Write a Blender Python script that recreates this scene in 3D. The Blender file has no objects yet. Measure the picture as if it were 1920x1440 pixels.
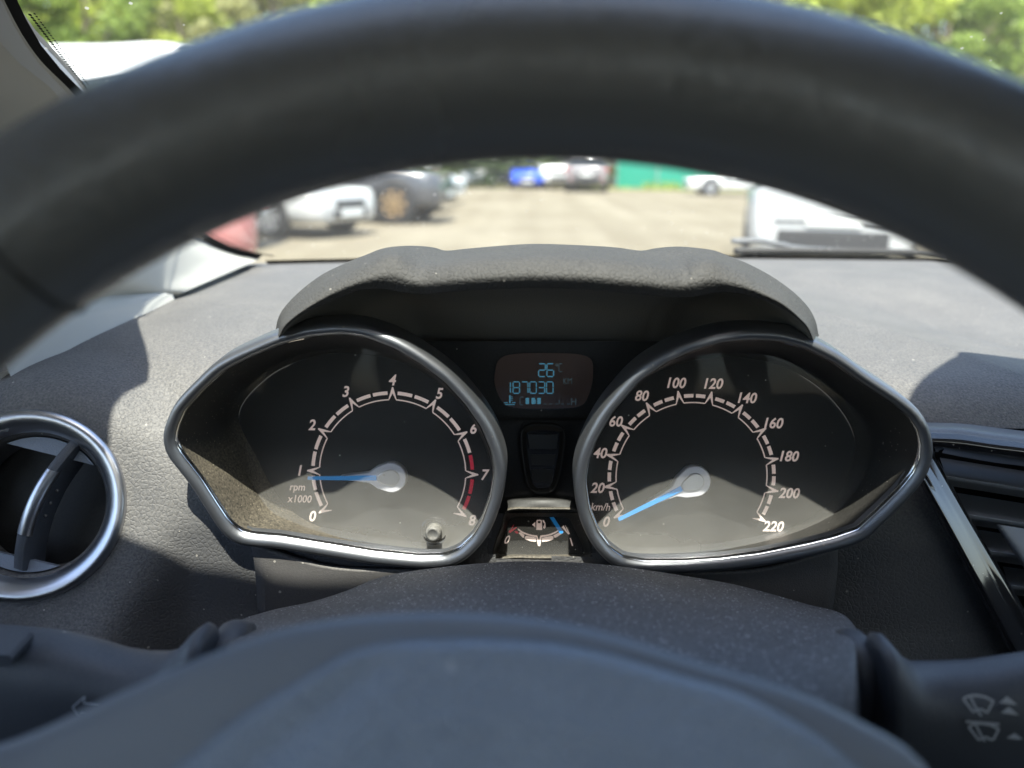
import bpy, bmesh, math, random
import numpy as np
from mathutils import Vector, Matrix

random.seed(7); np.random.seed(7)
SC = bpy.context.scene
COL = SC.collection
R = math.radians

# ------------------------------------------------------------------ camera
F = 1450.0                                   # focal length in photo pixels (1920 wide)
CAM = np.array([0.0, 0.0, 1.12])
PITCH, YAW, ROLL = R(15.85), R(1.7), R(0.7)
FWD = np.array([-math.sin(YAW)*math.cos(PITCH), math.cos(YAW)*math.cos(PITCH), -math.sin(PITCH)])
RT0 = np.array([math.cos(YAW), math.sin(YAW), 0.0])
UP0 = np.cross(RT0, FWD)
RT = math.cos(ROLL)*RT0 + math.sin(ROLL)*UP0
UPV = np.cross(RT, FWD)
cam_d = bpy.data.cameras.new('camera'); cam = bpy.data.objects.new('camera', cam_d); COL.objects.link(cam)
m = Matrix.Identity(4)
for i in range(3):
    m[i][0], m[i][1], m[i][2], m[i][3] = RT[i], UPV[i], -FWD[i], CAM[i]
cam.matrix_world = m
cam_d.sensor_width = 36; cam_d.lens = F/1920*36
cam_d.clip_start = 0.01; cam_d.clip_end = 800
cam_d.dof.use_dof = True; cam_d.dof.focus_distance = 0.375; cam_d.dof.aperture_fstop = 5.8
SC.camera = cam

# ------------------------------------------------------------------ light
SUN_EL, SUN_AZ = R(66), R(0)                  # behind the car, straight astern
SUND = np.array([math.sin(SUN_AZ)*math.cos(SUN_EL), -math.cos(SUN_AZ)*math.cos(SUN_EL), math.sin(SUN_EL)])  # towards the sun
w = bpy.data.worlds.new('World'); SC.world = w; w.use_nodes = True
nt = w.node_tree; nt.nodes.clear()
sky = nt.nodes.new('ShaderNodeTexSky'); sky.sky_type = 'NISHITA'; sky.sun_disc = False
sky.sun_elevation = SUN_EL; sky.sun_rotation = math.pi + SUN_AZ; sky.air_density = 1.0; sky.dust_density = 1.5
bg = nt.nodes.new('ShaderNodeBackground'); bg.inputs['Strength'].default_value = 0.15
wo = nt.nodes.new('ShaderNodeOutputWorld')
nt.links.new(sky.outputs[0], bg.inputs[0]); nt.links.new(bg.outputs[0], wo.inputs[0])
sd = bpy.data.lights.new('sun', 'SUN'); sd.energy = 4.2; sd.angle = R(0.55); sd.color = (1, .95, .86)
so = bpy.data.objects.new('sun', sd); COL.objects.link(so)
so.rotation_euler = Vector(SUND).to_track_quat('Z', 'Y').to_euler()
SC.view_settings.view_transform = 'Standard'; SC.view_settings.look = 'None'
SC.view_settings.exposure = 1.65; SC.view_settings.gamma = 1.0
SC.render.engine = 'CYCLES'
SC.cycles.use_denoising = True
SC.cycles.max_bounces = 10; SC.cycles.transparent_max_bounces = 16
SC.cycles.sample_clamp_indirect = 6

# ------------------------------------------------------------------ pixel -> place
def ray(px, py):
    return FWD + RT*((px-960)/F) + UPV*((720-py)/F)
def P(px, py, Y):
    d = ray(px, py); return CAM + d*(Y/d[1])
def PP(px, py, p0, n):
    d = ray(px, py); return CAM + d*(np.dot(np.asarray(p0)-CAM, n)/np.dot(d, n))
def proj(p):
    v = np.asarray(p)-CAM; z = np.dot(v, FWD)
    return 960+F*np.dot(v, RT)/z, 720-F*np.dot(v, UPV)/z
def V(y, z): return CAM + np.array([0, y, z])

# ------------------------------------------------------------------ meshes
def link(o, parent=None):
    COL.objects.link(o)
    if parent is not None: o.parent = parent
    return o
def tag(o, label=None, cat=None, group=None, kind=None):
    if label: o['label'] = label
    if cat: o['category'] = cat
    if group: o['group'] = group
    if kind: o['kind'] = kind
    return o
def thing(name, label, cat, group=None, loc=(0, 0, 0)):
    o = bpy.data.objects.new(name, None); o.empty_display_size = .02; link(o)
    o.location = loc
    return tag(o, label, cat, group)
def mk(name, verts, faces, mat, parent=None, smooth=True):
    me = bpy.data.meshes.new(name)
    me.from_pydata([tuple(map(float, v)) for v in verts], [], [tuple(map(int, f)) for f in faces])
    me.validate(); me.update()
    if smooth: me.polygons.foreach_set('use_smooth', [True]*len(me.polygons))
    o = bpy.data.objects.new(name, me)
    if mat: me.materials.append(mat)
    return link(o, parent)
def recalc(o):
    bm = bmesh.new(); bm.from_mesh(o.data); bmesh.ops.recalc_face_normals(bm, faces=bm.faces); bm.to_mesh(o.data); bm.free(); return o
def crom(pts, n, closed=False):
    """Catmull-Rom (centripetal-ish uniform) through pts, n samples by index."""
    p = np.asarray(pts, float); k = len(p)
    if closed:
        t = np.arange(n)*k/n
    else:
        t = np.linspace(0, k-1, n)
    i = np.floor(t).astype(int)
    if not closed: i = np.minimum(i, k-2)
    f = (t-i)[:, None]
    g = (lambda j: p[j % k]) if closed else (lambda j: np.where((j < 0)[:, None], 2*p[0]-p[1], np.where((j > k-1)[:, None], 2*p[-1]-p[-2], p[np.clip(j, 0, k-1)])))
    a, b, c, d = g(i-1), g(i), g(i+1), g(i+2)
    return .5*((2*b)+(-a+c)*f+(2*a-5*b+4*c-d)*f**2+(-a+3*b-3*c+d)*f**3)
def resample(pts, n, closed=True):
    p = np.asarray(pts, float)
    q = np.vstack([p, p[:1]]) if closed else p
    s = np.concatenate([[0], np.cumsum(np.linalg.norm(np.diff(q, axis=0), axis=1))])
    t = np.linspace(0, s[-1], n, endpoint=not closed)
    return np.stack([np.interp(t, s, q[:, k]) for k in range(q.shape[1])], 1)
def grid_faces(nr, nc, closed_c=False, off=0):
    f = []
    for r in range(nr-1):
        for c in range(nc if closed_c else nc-1):
            d = (c+1) % nc
            f.append((off+r*nc+c, off+r*nc+d, off+(r+1)*nc+d, off+(r+1)*nc+c))
    return f
def loft(name, loops, mat, parent=None, closed=True, cap0=False, cap1=False, smooth=True, fix=True):
    n = len(loops[0]); v = np.vstack(loops); f = grid_faces(len(loops), n, closed)
    if cap0: f.append(tuple(range(n))[::-1])
    if cap1: f.append(tuple(range((len(loops)-1)*n, len(loops)*n)))
    o = mk(name, v, f, mat, parent, smooth)
    return recalc(o) if fix else o
def patch(name, rows, nr, nc, mat, parent=None, fix=False):
    """bicubic sheet through a control grid of 3-D points"""
    g = np.asarray(rows, float)
    a = np.stack([crom(r, nc) for r in g])
    b = np.stack([crom(a[:, c], nr) for c in range(nc)], 1)
    return mk(name, b.reshape(-1, 3), grid_faces(nr, nc), mat, parent)
def frames(path, closed=False, up=(0, 0, 1)):
    p = np.asarray(path, float); n = len(p)
    if closed: t = np.roll(p, -1, 0)-np.roll(p, 1, 0)
    else: t = np.gradient(p, axis=0)
    t /= np.linalg.norm(t, axis=1)[:, None]
    up = np.asarray(up, float)
    if up.ndim == 1: up = np.repeat(up[None], n, 0)
    s = np.cross(t, up); s /= np.maximum(np.linalg.norm(s, axis=1), 1e-9)[:, None]
    u = np.cross(s, t)
    return t, s, u
def sweep(name, path, prof, mat, parent=None, closed=False, up=(0, 0, 1), caps=True, scale=None, smooth=True):
    """prof: list of (side, up) offsets; up: reference direction(s)"""
    p = np.asarray(path, float); t, s, u = frames(p, closed, up)
    prof = np.asarray(prof, float); sc = np.ones(len(p)) if scale is None else np.asarray(scale)
    loops = [p[i]+sc[i]*(prof[:, :1]*s[i]+prof[:, 1:]*u[i]) for i in range(len(p))]
    n = len(prof); v = np.vstack(loops); f = grid_faces(len(p), n, True)
    if closed:
        k = (len(p)-1)*n
        for c in range(n):
            d = (c+1) % n; f.append((k+c, k+d, d, c))
    elif caps:
        f.append(tuple(range(n))[::-1]); f.append(tuple(range((len(p)-1)*n, len(p)*n)))
    return recalc(mk(name, v, f, mat, parent, smooth))
def circ(n, a, b=None):
    b = a if b is None else b
    t = np.arange(n)*2*math.pi/n
    return np.stack([a*np.cos(t), b*np.sin(t)], 1)
def polar(loop2, c, n, start=0.0):
    """resample a 2-D loop by angle around c"""
    q = np.asarray(loop2, float)-np.asarray(c, float)
    d = crom(q, 720, True); a = np.unwrap(np.arctan2(d[:, 1], d[:, 0])); r = np.hypot(d[:, 0], d[:, 1])
    if a[-1] < a[0]: a, r = a[::-1], r[::-1]
    a3 = np.concatenate([a-2*math.pi, a, a+2*math.pi]); r3 = np.tile(r, 3)
    o = np.argsort(a3); a3, r3 = a3[o], r3[o]
    t = a.min()+np.arange(n)*2*math.pi/n
    rr = np.interp(t, a3, r3)
    k = np.argmin(np.abs(((t-start+math.pi) % (2*math.pi))-math.pi)); t = np.roll(t, -k); rr = np.roll(rr, -k)
    return np.stack([rr*np.cos(t), rr*np.sin(t)], 1)+np.asarray(c, float)
def inset(loop2, d):
    """move a closed 2-D pixel loop inwards by d pixels"""
    p = np.asarray(loop2, float); t = np.roll(p, -1, 0)-np.roll(p, 1, 0); t /= np.linalg.norm(t, axis=1)[:, None]
    nrm = np.stack([-t[:, 1], t[:, 0]], 1)
    area = np.sum(p[:, 0]*np.roll(p[:, 1], -1)-np.roll(p[:, 0], -1)*p[:, 1])
    return p+nrm*(d if area > 0 else -d)
def prism(name, loop3, off, mat, parent=None, smooth=False):
    """extrude a planar 3-D loop by vector off (front face = loop + off)"""
    l = np.asarray(loop3, float); n = len(l); off = np.asarray(off, float)
    v = np.vstack([l, l+off]); f = [tuple(range(n))[::-1], tuple(range(n, 2*n))]
    f += [(i, (i+1) % n, n+(i+1) % n, n+i) for i in range(n)]
    return recalc(mk(name, v, f, mat, parent, smooth))
def box(name, c, s, mat, parent=None, bev=0.0, rot=None):
    bm = bmesh.new(); bmesh.ops.create_cube(bm, size=1); bmesh.ops.scale(bm, vec=s, verts=bm.verts)
    if bev: bmesh.ops.bevel(bm, geom=bm.edges[:], offset=bev, segments=2, affect='EDGES', profile=.6)
    if rot is not None: bmesh.ops.transform(bm, matrix=rot.to_4x4(), verts=bm.verts)
    bmesh.ops.translate(bm, vec=c, verts=bm.verts)
    me = bpy.data.meshes.new(name); bm.to_mesh(me); bm.free()
    o = bpy.data.objects.new(name, me); me.materials.append(mat)
    return link(o, parent)
def inside(poly, x, y):
    poly = np.asarray(poly, float); x0, y0 = poly[:, 0], poly[:, 1]; x1, y1 = np.roll(x0, -1), np.roll(y0, -1)
    c = ((y0 > y) != (y1 > y)) & (x < (x1-x0)*(y-y0)/(y1-y0+1e-12)+x0)
    return bool(np.sum(c) % 2)
def text_mesh(s, size, shear=0.0, bold=0.0):
    cu = bpy.data.curves.new('t', 'FONT'); cu.body = s; cu.size = size; cu.shear = shear; cu.offset = bold
    cu.align_x = 'CENTER'; cu.align_y = 'CENTER'; cu.resolution_u = 3; cu.extrude = 0.00008
    o = bpy.data.objects.new('t', cu); COL.objects.link(o)
    dg = bpy.context.evaluated_depsgraph_get(); me = bpy.data.meshes.new_from_object(o.evaluated_get(dg))
    bpy.data.objects.remove(o); return me
def text(name, s, size, center, u, v, n, mat, parent, shear=0.0, bold=0.0, sx=1.0):
    me = text_mesh(s, size, shear, bold)
    u, v, n = (np.asarray(a, float) for a in (u, v, n))
    co = np.array([x.co[:] for x in me.vertices]) if len(me.vertices) else np.zeros((0, 3))
    c2 = (co[:, :2].max(0)+co[:, :2].min(0))/2
    for i, x in enumerate(me.vertices):
        a, b, h = co[i]
        x.co = tuple(np.asarray(center)+u*(a-c2[0])*sx+v*(b-c2[1])+n*h)
    me.materials.clear(); me.materials.append(mat); me.name = name
    return link(bpy.data.objects.new(name, me), parent)

# ------------------------------------------------------------------ materials
def mat(name, col, rough=.5, metal=0.0, spec=.5, grain=None, dust=None, mottle=0.0, coat=0.0, emit=None, sheen=0.0, brush=None):
    """grain=(cells per metre, height m, roundness); dust=(amount, specks per metre, film)"""
    M = bpy.data.materials.new(name); M.use_nodes = True
    N = M.node_tree.nodes; L = M.node_tree.links; b = N['Principled BSDF']
    b.inputs['Base Color'].default_value = (*col, 1); b.inputs['Roughness'].default_value = rough
    b.inputs['Metallic'].default_value = metal; b.inputs['Specular IOR Level'].default_value = spec
    b.inputs['Coat Weight'].default_value = coat; b.inputs['Coat Roughness'].default_value = .05
    if sheen: b.inputs['Sheen Weight'].default_value = sheen; b.inputs['Sheen Roughness'].default_value = .4
    tc = N.new('ShaderNodeTexCoord')
    last = None
    if mottle or dust:
        rgb = N.new('ShaderNodeRGB'); rgb.outputs[0].default_value = (*col, 1); last = rgb.outputs[0]
    if mottle:
        n1 = N.new('ShaderNodeTexNoise'); n1.inputs['Scale'].default_value = 14; n1.inputs['Detail'].default_value = 6
        L.new(tc.outputs['Object'], n1.inputs['Vector'])
        mr = N.new('ShaderNodeMapRange'); mr.inputs[1].default_value = .3; mr.inputs[2].default_value = .7
        mr.inputs[3].default_value = 1-mottle*.6; mr.inputs[4].default_value = 1+mottle; L.new(n1.outputs['Fac'], mr.inputs[0])
        mx = N.new('ShaderNodeVectorMath'); mx.operation = 'SCALE'; L.new(last, mx.inputs[0]); L.new(mr.outputs[0], mx.inputs['Scale']); last = mx.outputs[0]
        rr = N.new('ShaderNodeMapRange'); rr.inputs[1].default_value = .3; rr.inputs[2].default_value = .7
        rr.inputs[3].default_value = max(rough-.08, .02); rr.inputs[4].default_value = min(rough+.08, 1); L.new(n1.outputs['Fac'], rr.inputs[0])
        L.new(rr.outputs[0], b.inputs['Roughness'])
    if dust:
        am, sc, film = dust[:3]; dc = dust[3] if len(dust) > 3 else (.46, .43, .38)
        vo = N.new('ShaderNodeTexVoronoi'); vo.inputs['Scale'].default_value = sc; vo.inputs['Randomness'].default_value = 1
        L.new(tc.outputs['Object'], vo.inputs['Vector'])
        # a speck only in some cells, with a size of its own
        sep = N.new('ShaderNodeSeparateColor'); L.new(vo.outputs['Color'], sep.inputs[0])
        sz = N.new('ShaderNodeMapRange'); sz.inputs[1].default_value = 1-am; sz.inputs[2].default_value = 1; sz.inputs[3].default_value = 0; sz.inputs[4].default_value = .38
        L.new(sep.outputs[0], sz.inputs[0])
        lt = N.new('ShaderNodeMath'); lt.operation = 'LESS_THAN'; L.new(vo.outputs['Distance'], lt.inputs[0]); L.new(sz.outputs[0], lt.inputs[1])
        n2 = N.new('ShaderNodeTexNoise'); n2.inputs['Scale'].default_value = 900; n2.inputs['Detail'].default_value = 4; L.new(tc.outputs['Object'], n2.inputs['Vector'])
        n3 = N.new('ShaderNodeTexNoise'); n3.inputs['Scale'].default_value = 30; n3.inputs['Detail'].default_value = 5; L.new(tc.outputs['Object'], n3.inputs['Vector'])
        fl = N.new('ShaderNodeMapRange'); fl.inputs[3].default_value = .36; fl.inputs[4].default_value = .64; L.new(n3.outputs['Fac'], fl.inputs[0])
        mu = N.new('ShaderNodeMath'); mu.operation = 'MULTIPLY'; L.new(n2.outputs['Fac'], mu.inputs[0]); L.new(fl.outputs[0], mu.inputs[1])
        fm = N.new('ShaderNodeMapRange'); fm.inputs[1].default_value = .12; fm.inputs[2].default_value = .42; fm.inputs[3].default_value = 0; fm.inputs[4].default_value = film*1.6
        L.new(mu.outputs[0], fm.inputs[0])
        ge = N.new('ShaderNodeNewGeometry'); sx = N.new('ShaderNodeSeparateXYZ'); L.new(ge.outputs['Normal'], sx.inputs[0])
        up = N.new('ShaderNodeMapRange'); up.interpolation_type = 'SMOOTHSTEP'; up.inputs[1].default_value = -.05; up.inputs[2].default_value = .55; up.inputs[3].default_value = .04; up.inputs[4].default_value = 1; L.new(sx.outputs[2], up.inputs[0])
        fu = N.new('ShaderNodeMath'); fu.operation = 'MULTIPLY'; L.new(fm.outputs[0], fu.inputs[0]); L.new(up.outputs[0], fu.inputs[1])
        mxm = N.new('ShaderNodeMath'); mxm.operation = 'MAXIMUM'; L.new(fu.outputs[0], mxm.inputs[0])
        sm = N.new('ShaderNodeMath'); sm.operation = 'MULTIPLY'; sm.inputs[1].default_value = .75; L.new(lt.outputs[0], sm.inputs[0]); L.new(sm.outputs[0], mxm.inputs[1])
        mc = N.new('ShaderNodeMix'); mc.data_type = 'RGBA'; mc.inputs[7].default_value = (*dc, 1)
        L.new(mxm.outputs[0], mc.inputs[0]); L.new(last, mc.inputs[6]); last = mc.outputs[2]
    if last is not None: L.new(last, b.inputs['Base Color'])
    if grain:
        gs, gh = grain[:2]; fine = grain[2] if len(grain) > 2 else .35
        nz = N.new('ShaderNodeTexNoise'); nz.inputs['Scale'].default_value = gs*.35; nz.inputs['Detail'].default_value = 2; L.new(tc.outputs['Object'], nz.inputs['Vector'])
        va = N.new('ShaderNodeVectorMath'); va.operation = 'MULTIPLY_ADD'; va.inputs[1].default_value = (.9/gs,)*3
        L.new(nz.outputs['Color'], va.inputs[0]); L.new(tc.outputs['Object'], va.inputs[2])
        vg = N.new('ShaderNodeTexVoronoi'); vg.feature = 'DISTANCE_TO_EDGE'; vg.inputs['Scale'].default_value = gs; L.new(va.outputs[0], vg.inputs['Vector'])
        mg = N.new('ShaderNodeMapRange'); mg.interpolation_type = 'SMOOTHSTEP'; mg.inputs[1].default_value = 0; mg.inputs[2].default_value = .22; L.new(vg.outputs['Distance'], mg.inputs[0])
        nf = N.new('ShaderNodeTexNoise'); nf.inputs['Scale'].default_value = gs*2.2; nf.inputs['Detail'].default_value = 3; L.new(tc.outputs['Object'], nf.inputs['Vector'])
        ma = N.new('ShaderNodeMath'); ma.operation = 'MULTIPLY_ADD'; ma.inputs[1].default_value = fine*2; L.new(nf.outputs['Fac'], ma.inputs[0]); L.new(mg.outputs[0], ma.inputs[2])
        bp = N.new('ShaderNodeBump'); bp.inputs['Distance'].default_value = gh; bp.inputs['Strength'].default_value = 1; L.new(ma.outputs[0], bp.inputs['Height']); L.new(bp.outputs[0], b.inputs['Normal'])
    elif brush:
        nf = N.new('ShaderNodeTexNoise'); nf.inputs['Scale'].default_value = brush[0]; nf.inputs['Detail'].default_value = 4; L.new(tc.outputs['Object'], nf.inputs['Vector'])
        bp = N.new('ShaderNodeBump'); bp.inputs['Distance'].default_value = brush[1]; L.new(nf.outputs['Fac'], bp.inputs['Height']); L.new(bp.outputs[0], b.inputs['Normal'])
    if emit:
        b.inputs['Emission Color'].default_value = (*emit[0], 1); b.inputs['Emission Strength'].default_value = emit[1]
    return M
def pane_mat(name, tint=(.9, .95, .93), dustiness=.03, speck=0.0, rough=.0, speck_scale=500, ior=1.5, dust_col=(.75, .73, .68), sun_veil=None):
    """thin clear sheet: transparent + fresnel gloss + dust lying on it"""
    M = bpy.data.materials.new(name); M.use_nodes = True
    N = M.node_tree.nodes; L = M.node_tree.links; N.clear()
    out = N.new('ShaderNodeOutputMaterial'); tr = N.new('ShaderNodeBsdfTransparent'); tr.inputs[0].default_value = (*tint, 1)
    gl = N.new('ShaderNodeBsdfGlossy'); gl.inputs['Roughness'].default_value = rough
    fr = N.new('ShaderNodeFresnel'); fr.inputs[0].default_value = ior
    m1 = N.new('ShaderNodeMixShader'); L.new(fr.outputs[0], m1.inputs[0]); L.new(tr.outputs[0], m1.inputs[1]); L.new(gl.outputs[0], m1.inputs[2])
    df = N.new('ShaderNodeBsdfDiffuse'); df.inputs[0].default_value = (*dust_col, 1)
    tl = N.new('ShaderNodeBsdfTranslucent'); tl.inputs[0].default_value = (*dust_col, 1)
    dd = N.new('ShaderNodeMixShader'); dd.inputs[0].default_value = .35; L.new(df.outputs[0], dd.inputs[1]); L.new(tl.outputs[0], dd.inputs[2])
    tc = N.new('ShaderNodeTexCoord')
    n1 = N.new('ShaderNodeTexNoise'); n1.inputs['Scale'].default_value = 22; n1.inputs['Detail'].default_value = 6; L.new(tc.outputs['Object'], n1.inputs['Vector'])
    mr = N.new('ShaderNodeMapRange'); mr.inputs[1].default_value = .25; mr.inputs[2].default_value = .75; mr.inputs[3].default_value = dustiness*.7; mr.inputs[4].default_value = dustiness*1.3; L.new(n1.outputs['Fac'], mr.inputs[0])
    fac = mr.outputs[0]
    if sun_veil:                                  # dust film thickened low on the cover to paint in sunlit brightness
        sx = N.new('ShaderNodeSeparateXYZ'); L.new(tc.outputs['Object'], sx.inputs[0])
        st = N.new('ShaderNodeMapRange'); st.inputs[1].default_value = sun_veil[0]; st.inputs[2].default_value = sun_veil[1]; st.inputs[3].default_value = 1; st.inputs[4].default_value = sun_veil[2]
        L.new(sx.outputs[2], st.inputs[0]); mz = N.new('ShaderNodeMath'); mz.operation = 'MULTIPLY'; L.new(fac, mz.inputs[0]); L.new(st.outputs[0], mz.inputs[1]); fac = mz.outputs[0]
    if speck:
        vo = N.new('ShaderNodeTexVoronoi'); vo.inputs['Scale'].default_value = speck_scale; L.new(tc.outputs['Object'], vo.inputs['Vector'])
        sep = N.new('ShaderNodeSeparateColor'); L.new(vo.outputs['Color'], sep.inputs[0])
        sz = N.new('ShaderNodeMapRange'); sz.inputs[1].default_value = 1-speck; sz.inputs[2].default_value = 1; sz.inputs[3].default_value = 0; sz.inputs[4].default_value = .35; L.new(sep.outputs[0], sz.inputs[0])
        lt = N.new('ShaderNodeMath'); lt.operation = 'LESS_THAN'; L.new(vo.outputs['Distance'], lt.inputs[0]); L.new(sz.outputs[0], lt.inputs[1])
        s2 = N.new('ShaderNodeMath'); s2.operation = 'MULTIPLY'; s2.inputs[1].default_value = .55; L.new(lt.outputs[0], s2.inputs[0])
        mm = N.new('ShaderNodeMath'); mm.operation = 'MAXIMUM'; L.new(fac, mm.inputs[0]); L.new(s2.outputs[0], mm.inputs[1]); fac = mm.outputs[0]
    m2 = N.new('ShaderNodeMixShader'); L.new(fac, m2.inputs[0]); L.new(m1.outputs[0], m2.inputs[1]); L.new(dd.outputs[0], m2.inputs[2])
    L.new(m2.outputs[0], out.inputs[0])
    return M

M = {}
M['dash'] = mat('dash_plastic', (.072, .072, .075), .62, spec=.4, grain=(430, .00015, .3), dust=(.010, 520, .20), mottle=.05)
M['hood'] = mat('hood_plastic', (.045, .045, .044), .70, spec=.3, grain=(420, .00016, .25), dust=(.006, 700, .05), mottle=.03)
M['ledge'] = mat('smooth_panel_plastic', (.075, .072, .072), .6, spec=.35, grain=(800, .00006, .5), dust=(.02, 500, .2), mottle=.08)
M['black'] = mat('black_plastic', (.012, .012, .012), .5, spec=.4, dust=(.008, 500, .03))
M['pod'] = mat('pod_wall_plastic', (.016, .0155, .015), .55, spec=.35, dust=(.10, 1300, .30, (.36, .31, .23)))
M['podclean'] = mat('pod_wall_clean', (.016, .0155, .015), .42, spec=.45, dust=(.03, 1300, .06))
M['face'] = mat('dial_face_black', (.022, .022, .022), .75, spec=.2)
M['print'] = mat('dial_print_white', (.88, .76, .70), .6, emit=((.90, .68, .60), .10))
M['printred'] = mat('dial_print_red', (.60, .03, .06), .6, emit=((.8, .02, .06), .07))
M['needle'] = mat('needle_blue', (.02, .30, .75), .4, emit=((.02, .32, .8), .05))
M['hub'] = mat('needle_silver', (.80, .80, .86), .35, metal=.25)
M['bezel'] = mat('bezel_satin_metal', (.25, .26, .28), .42, metal=.9, dust=(.015, 600, .03), brush=(60, .0002))
M['bezel_line'] = mat('bezel_bright_edge', (.75, .76, .78), .18, metal=1)
M['chrome'] = mat('satin_chrome', (.62, .63, .66), .33, metal=1, brush=(70, .0002), dust=(.01, 500, .03))
M['gloss'] = mat('piano_black', (.012, .012, .014), .06, spec=.6, coat=.8, dust=(.02, 900, .02))
M['leather'] = mat('wheel_leather', (.112, .116, .116), .21, spec=1.0, grain=(900, .00006, .4), mottle=.015)
M['stitch'] = mat('stitch_thread', (.018, .018, .019), .7)
M['hubpad'] = mat('airbag_cover', (.265, .325, .415), .5, spec=.5, grain=(420, .00035, .8), dust=(.03, 260, .22, (.6, .64, .7)), mottle=.12)
M['hubtrim'] = mat('hub_trim', (.225, .258, .315), .45, spec=.5, dust=(.01, 160, .06), grain=(900, .00005, .5))
M['shroud'] = mat('column_shroud_plastic', (.055, .056, .061), .62, spec=.4, grain=(700, .00016, .5), dust=(.34, 850, .16, (.80, .80, .82)))
M['stalk'] = mat('stalk_plastic', (.075, .082, .095), .45, spec=.45, grain=(900, .00004, .5), dust=(.008, 480, .05))
M['icon'] = mat('stalk_print_grey', (.62, .64, .68), .6)
M['pillar'] = mat('pillar_trim_grey', (.47, .465, .43), .75, spec=.25, grain=(1500, .00008, .6), mottle=.05)
M['head'] = mat('headliner_cloth', (.42, .42, .41), .95, spec=.1)
M['frit'] = mat('black_ceramic_edge', (.006, .006, .006), .5)
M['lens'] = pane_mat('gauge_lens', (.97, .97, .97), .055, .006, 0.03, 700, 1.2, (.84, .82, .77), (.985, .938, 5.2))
M['fuellens'] = pane_mat('fuel_lens', (.97, .97, .97), .05, .02, 0.03, 700, 1.2, (.84, .82, .77), (.935, .915, 5.0))
M['lcdglass'] = pane_mat('display_lens', (.9, .9, .9), .03, .01, .02, 700, 1.45)
M['screen'] = mat('display_dark', (.14, .075, .055), .5)
M['lcd'] = mat('display_segment_blue', (.05, .16, .24), .5, emit=((.12, .42, .60), .12))
M['lcddim'] = mat('display_segment_grey', (.10, .13, .14), .5, emit=((.2, .32, .36), .05))
M['wind'] = pane_mat('windscreen_glass', (.90, .94, .92), .03, .035, 0, 330, 1.5, (.85, .85, .8))
# ================================================================== the car we sit in: shell
TA = math.tan(R(30))
def yb(x): return .80-.15*((x-.36)/.7)**2          # foot of the windscreen, bowed forward at the middle of the car
def wz(x, y): return CAM[2]-.088+TA*(yb(x)-y)      # height of the windscreen glass
def hit_glass(p, d):
    p = np.asarray(p, float); prev = None
    for t in np.linspace(0, 2.5, 4000):
        q = p+d*t; g = q[2]-wz(q[0], q[1])
        if prev is not None and g*prev < 0: return q
        prev = g
PROFILE = np.array([(.83, -.094), (.80, -.088), (.70, -.089), (.60, -.092), (.48, -.098), (.415, -.104), (.390, -.112), (.375, -.127), (.356, -.15), (.347, -.17), (.3445, -.187), (.342, -.215), (.338, -.26), (.335, -.40)])
PC = resample(crom(PROFILE, 400), 700, False)
def dash_hit(px, py):
    d = ray(px, py); z = d[2]/d[1]*PC[:, 0]-PC[:, 1]
    i = np.where(z[:-1]*z[1:] <= 0)[0]
    i = i[-1] if len(i) else 0
    return CAM+d*(PC[i, 0]/d[1])

# ---- windscreen opening: pillar edge on the left, rounded corner, roof edge, right pillar, foot of the glass
ed = [hit_glass(CAM, ray(*q)) for q in [(490, 476), (440, 466), (380, 438), (300, 370), (220, 270), (135, 165), (20, 20)]]
sh = [hit_glass(dash_hit(*q), SUND) for q in [(328, 600), (264, 700), (215, 770), (192, 930), (222, 1040), (318, 1085), (470, 1112), (600, 1150)]]
edge = [np.array(e) for e in ed] + [s for s in sh[1:]]
OPEN = [(e[0], e[1]) for e in edge] + [(.06, .123), (.12, .130), (.17, .150), (.22, .168), (.36, .172), (.62, .16), (.83, .16), (.92, .21), (.955, .30), (.985, .48), (.995, .60), (.97, .68), (.90, .70)]  # unseen roof edge bowed forward on the right to shade the panel below
OPEN = np.array(OPEN)
foot = np.array([(x, yb(x)-.004) for x in np.linspace(.84, -.2, 12)])
OPENL = resample(np.vstack([crom(OPEN, 160), foot]), 200)
def g3(xy, lift=0.0): return np.array([[x, y, wz(x, y)+lift] for x, y in xy])
oc = np.array([.36, .38])
def grow(xy, k, ext=0): 
    v = xy-oc; r = np.linalg.norm(v, axis=1)[:, None]
    return oc+v*(r+k)/r
ROOF = thing('car_roof_frame', 'pale grey roof lining and windscreen frame above the dashboard', 'roof')
# frame ring round the opening, inside of the glass, with some depth
OPU = resample(crom(OPEN[3:], 200), 160, False)
l0, l1 = g3(OPU, -.006), g3(grow(OPU, .035), -.012)
l2 = g3(grow(OPU, .22), .0); l3 = g3(grow(OPU, .22), .03); l4 = g3(OPU, .008)
top = OPENL[:, 1] < .60
loft('windscreen_frame', [l4, l0, l1, l2, l3, l4+np.array([0, 0, .004])], M['head'], ROOF, closed=False)
# roof skin with a crowned lining, running back over the seats
rows = []
for k, y in enumerate(np.linspace(.135, -1.7, 8)):
    row = []
    for x in np.linspace(-.52, 1.24, 9):
        xx = (x-.36)/.86
        yy = y-(.05*abs(xx)**3 if k == 0 else 0)
        z = wz(.36, .118)+.02+.05*math.sin(min(1, k/4)*math.pi/2)-.06*xx*xx-.10*abs(xx)**8
        row.append((x, yy-.06, z))
    rows.append(row)
ro = patch('roof_lining', rows, 20, 24, M['head'], ROOF)
so_ = ro.modifiers.new('s', 'SOLIDIFY'); so_.thickness = .025; so_.offset = 1

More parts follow.
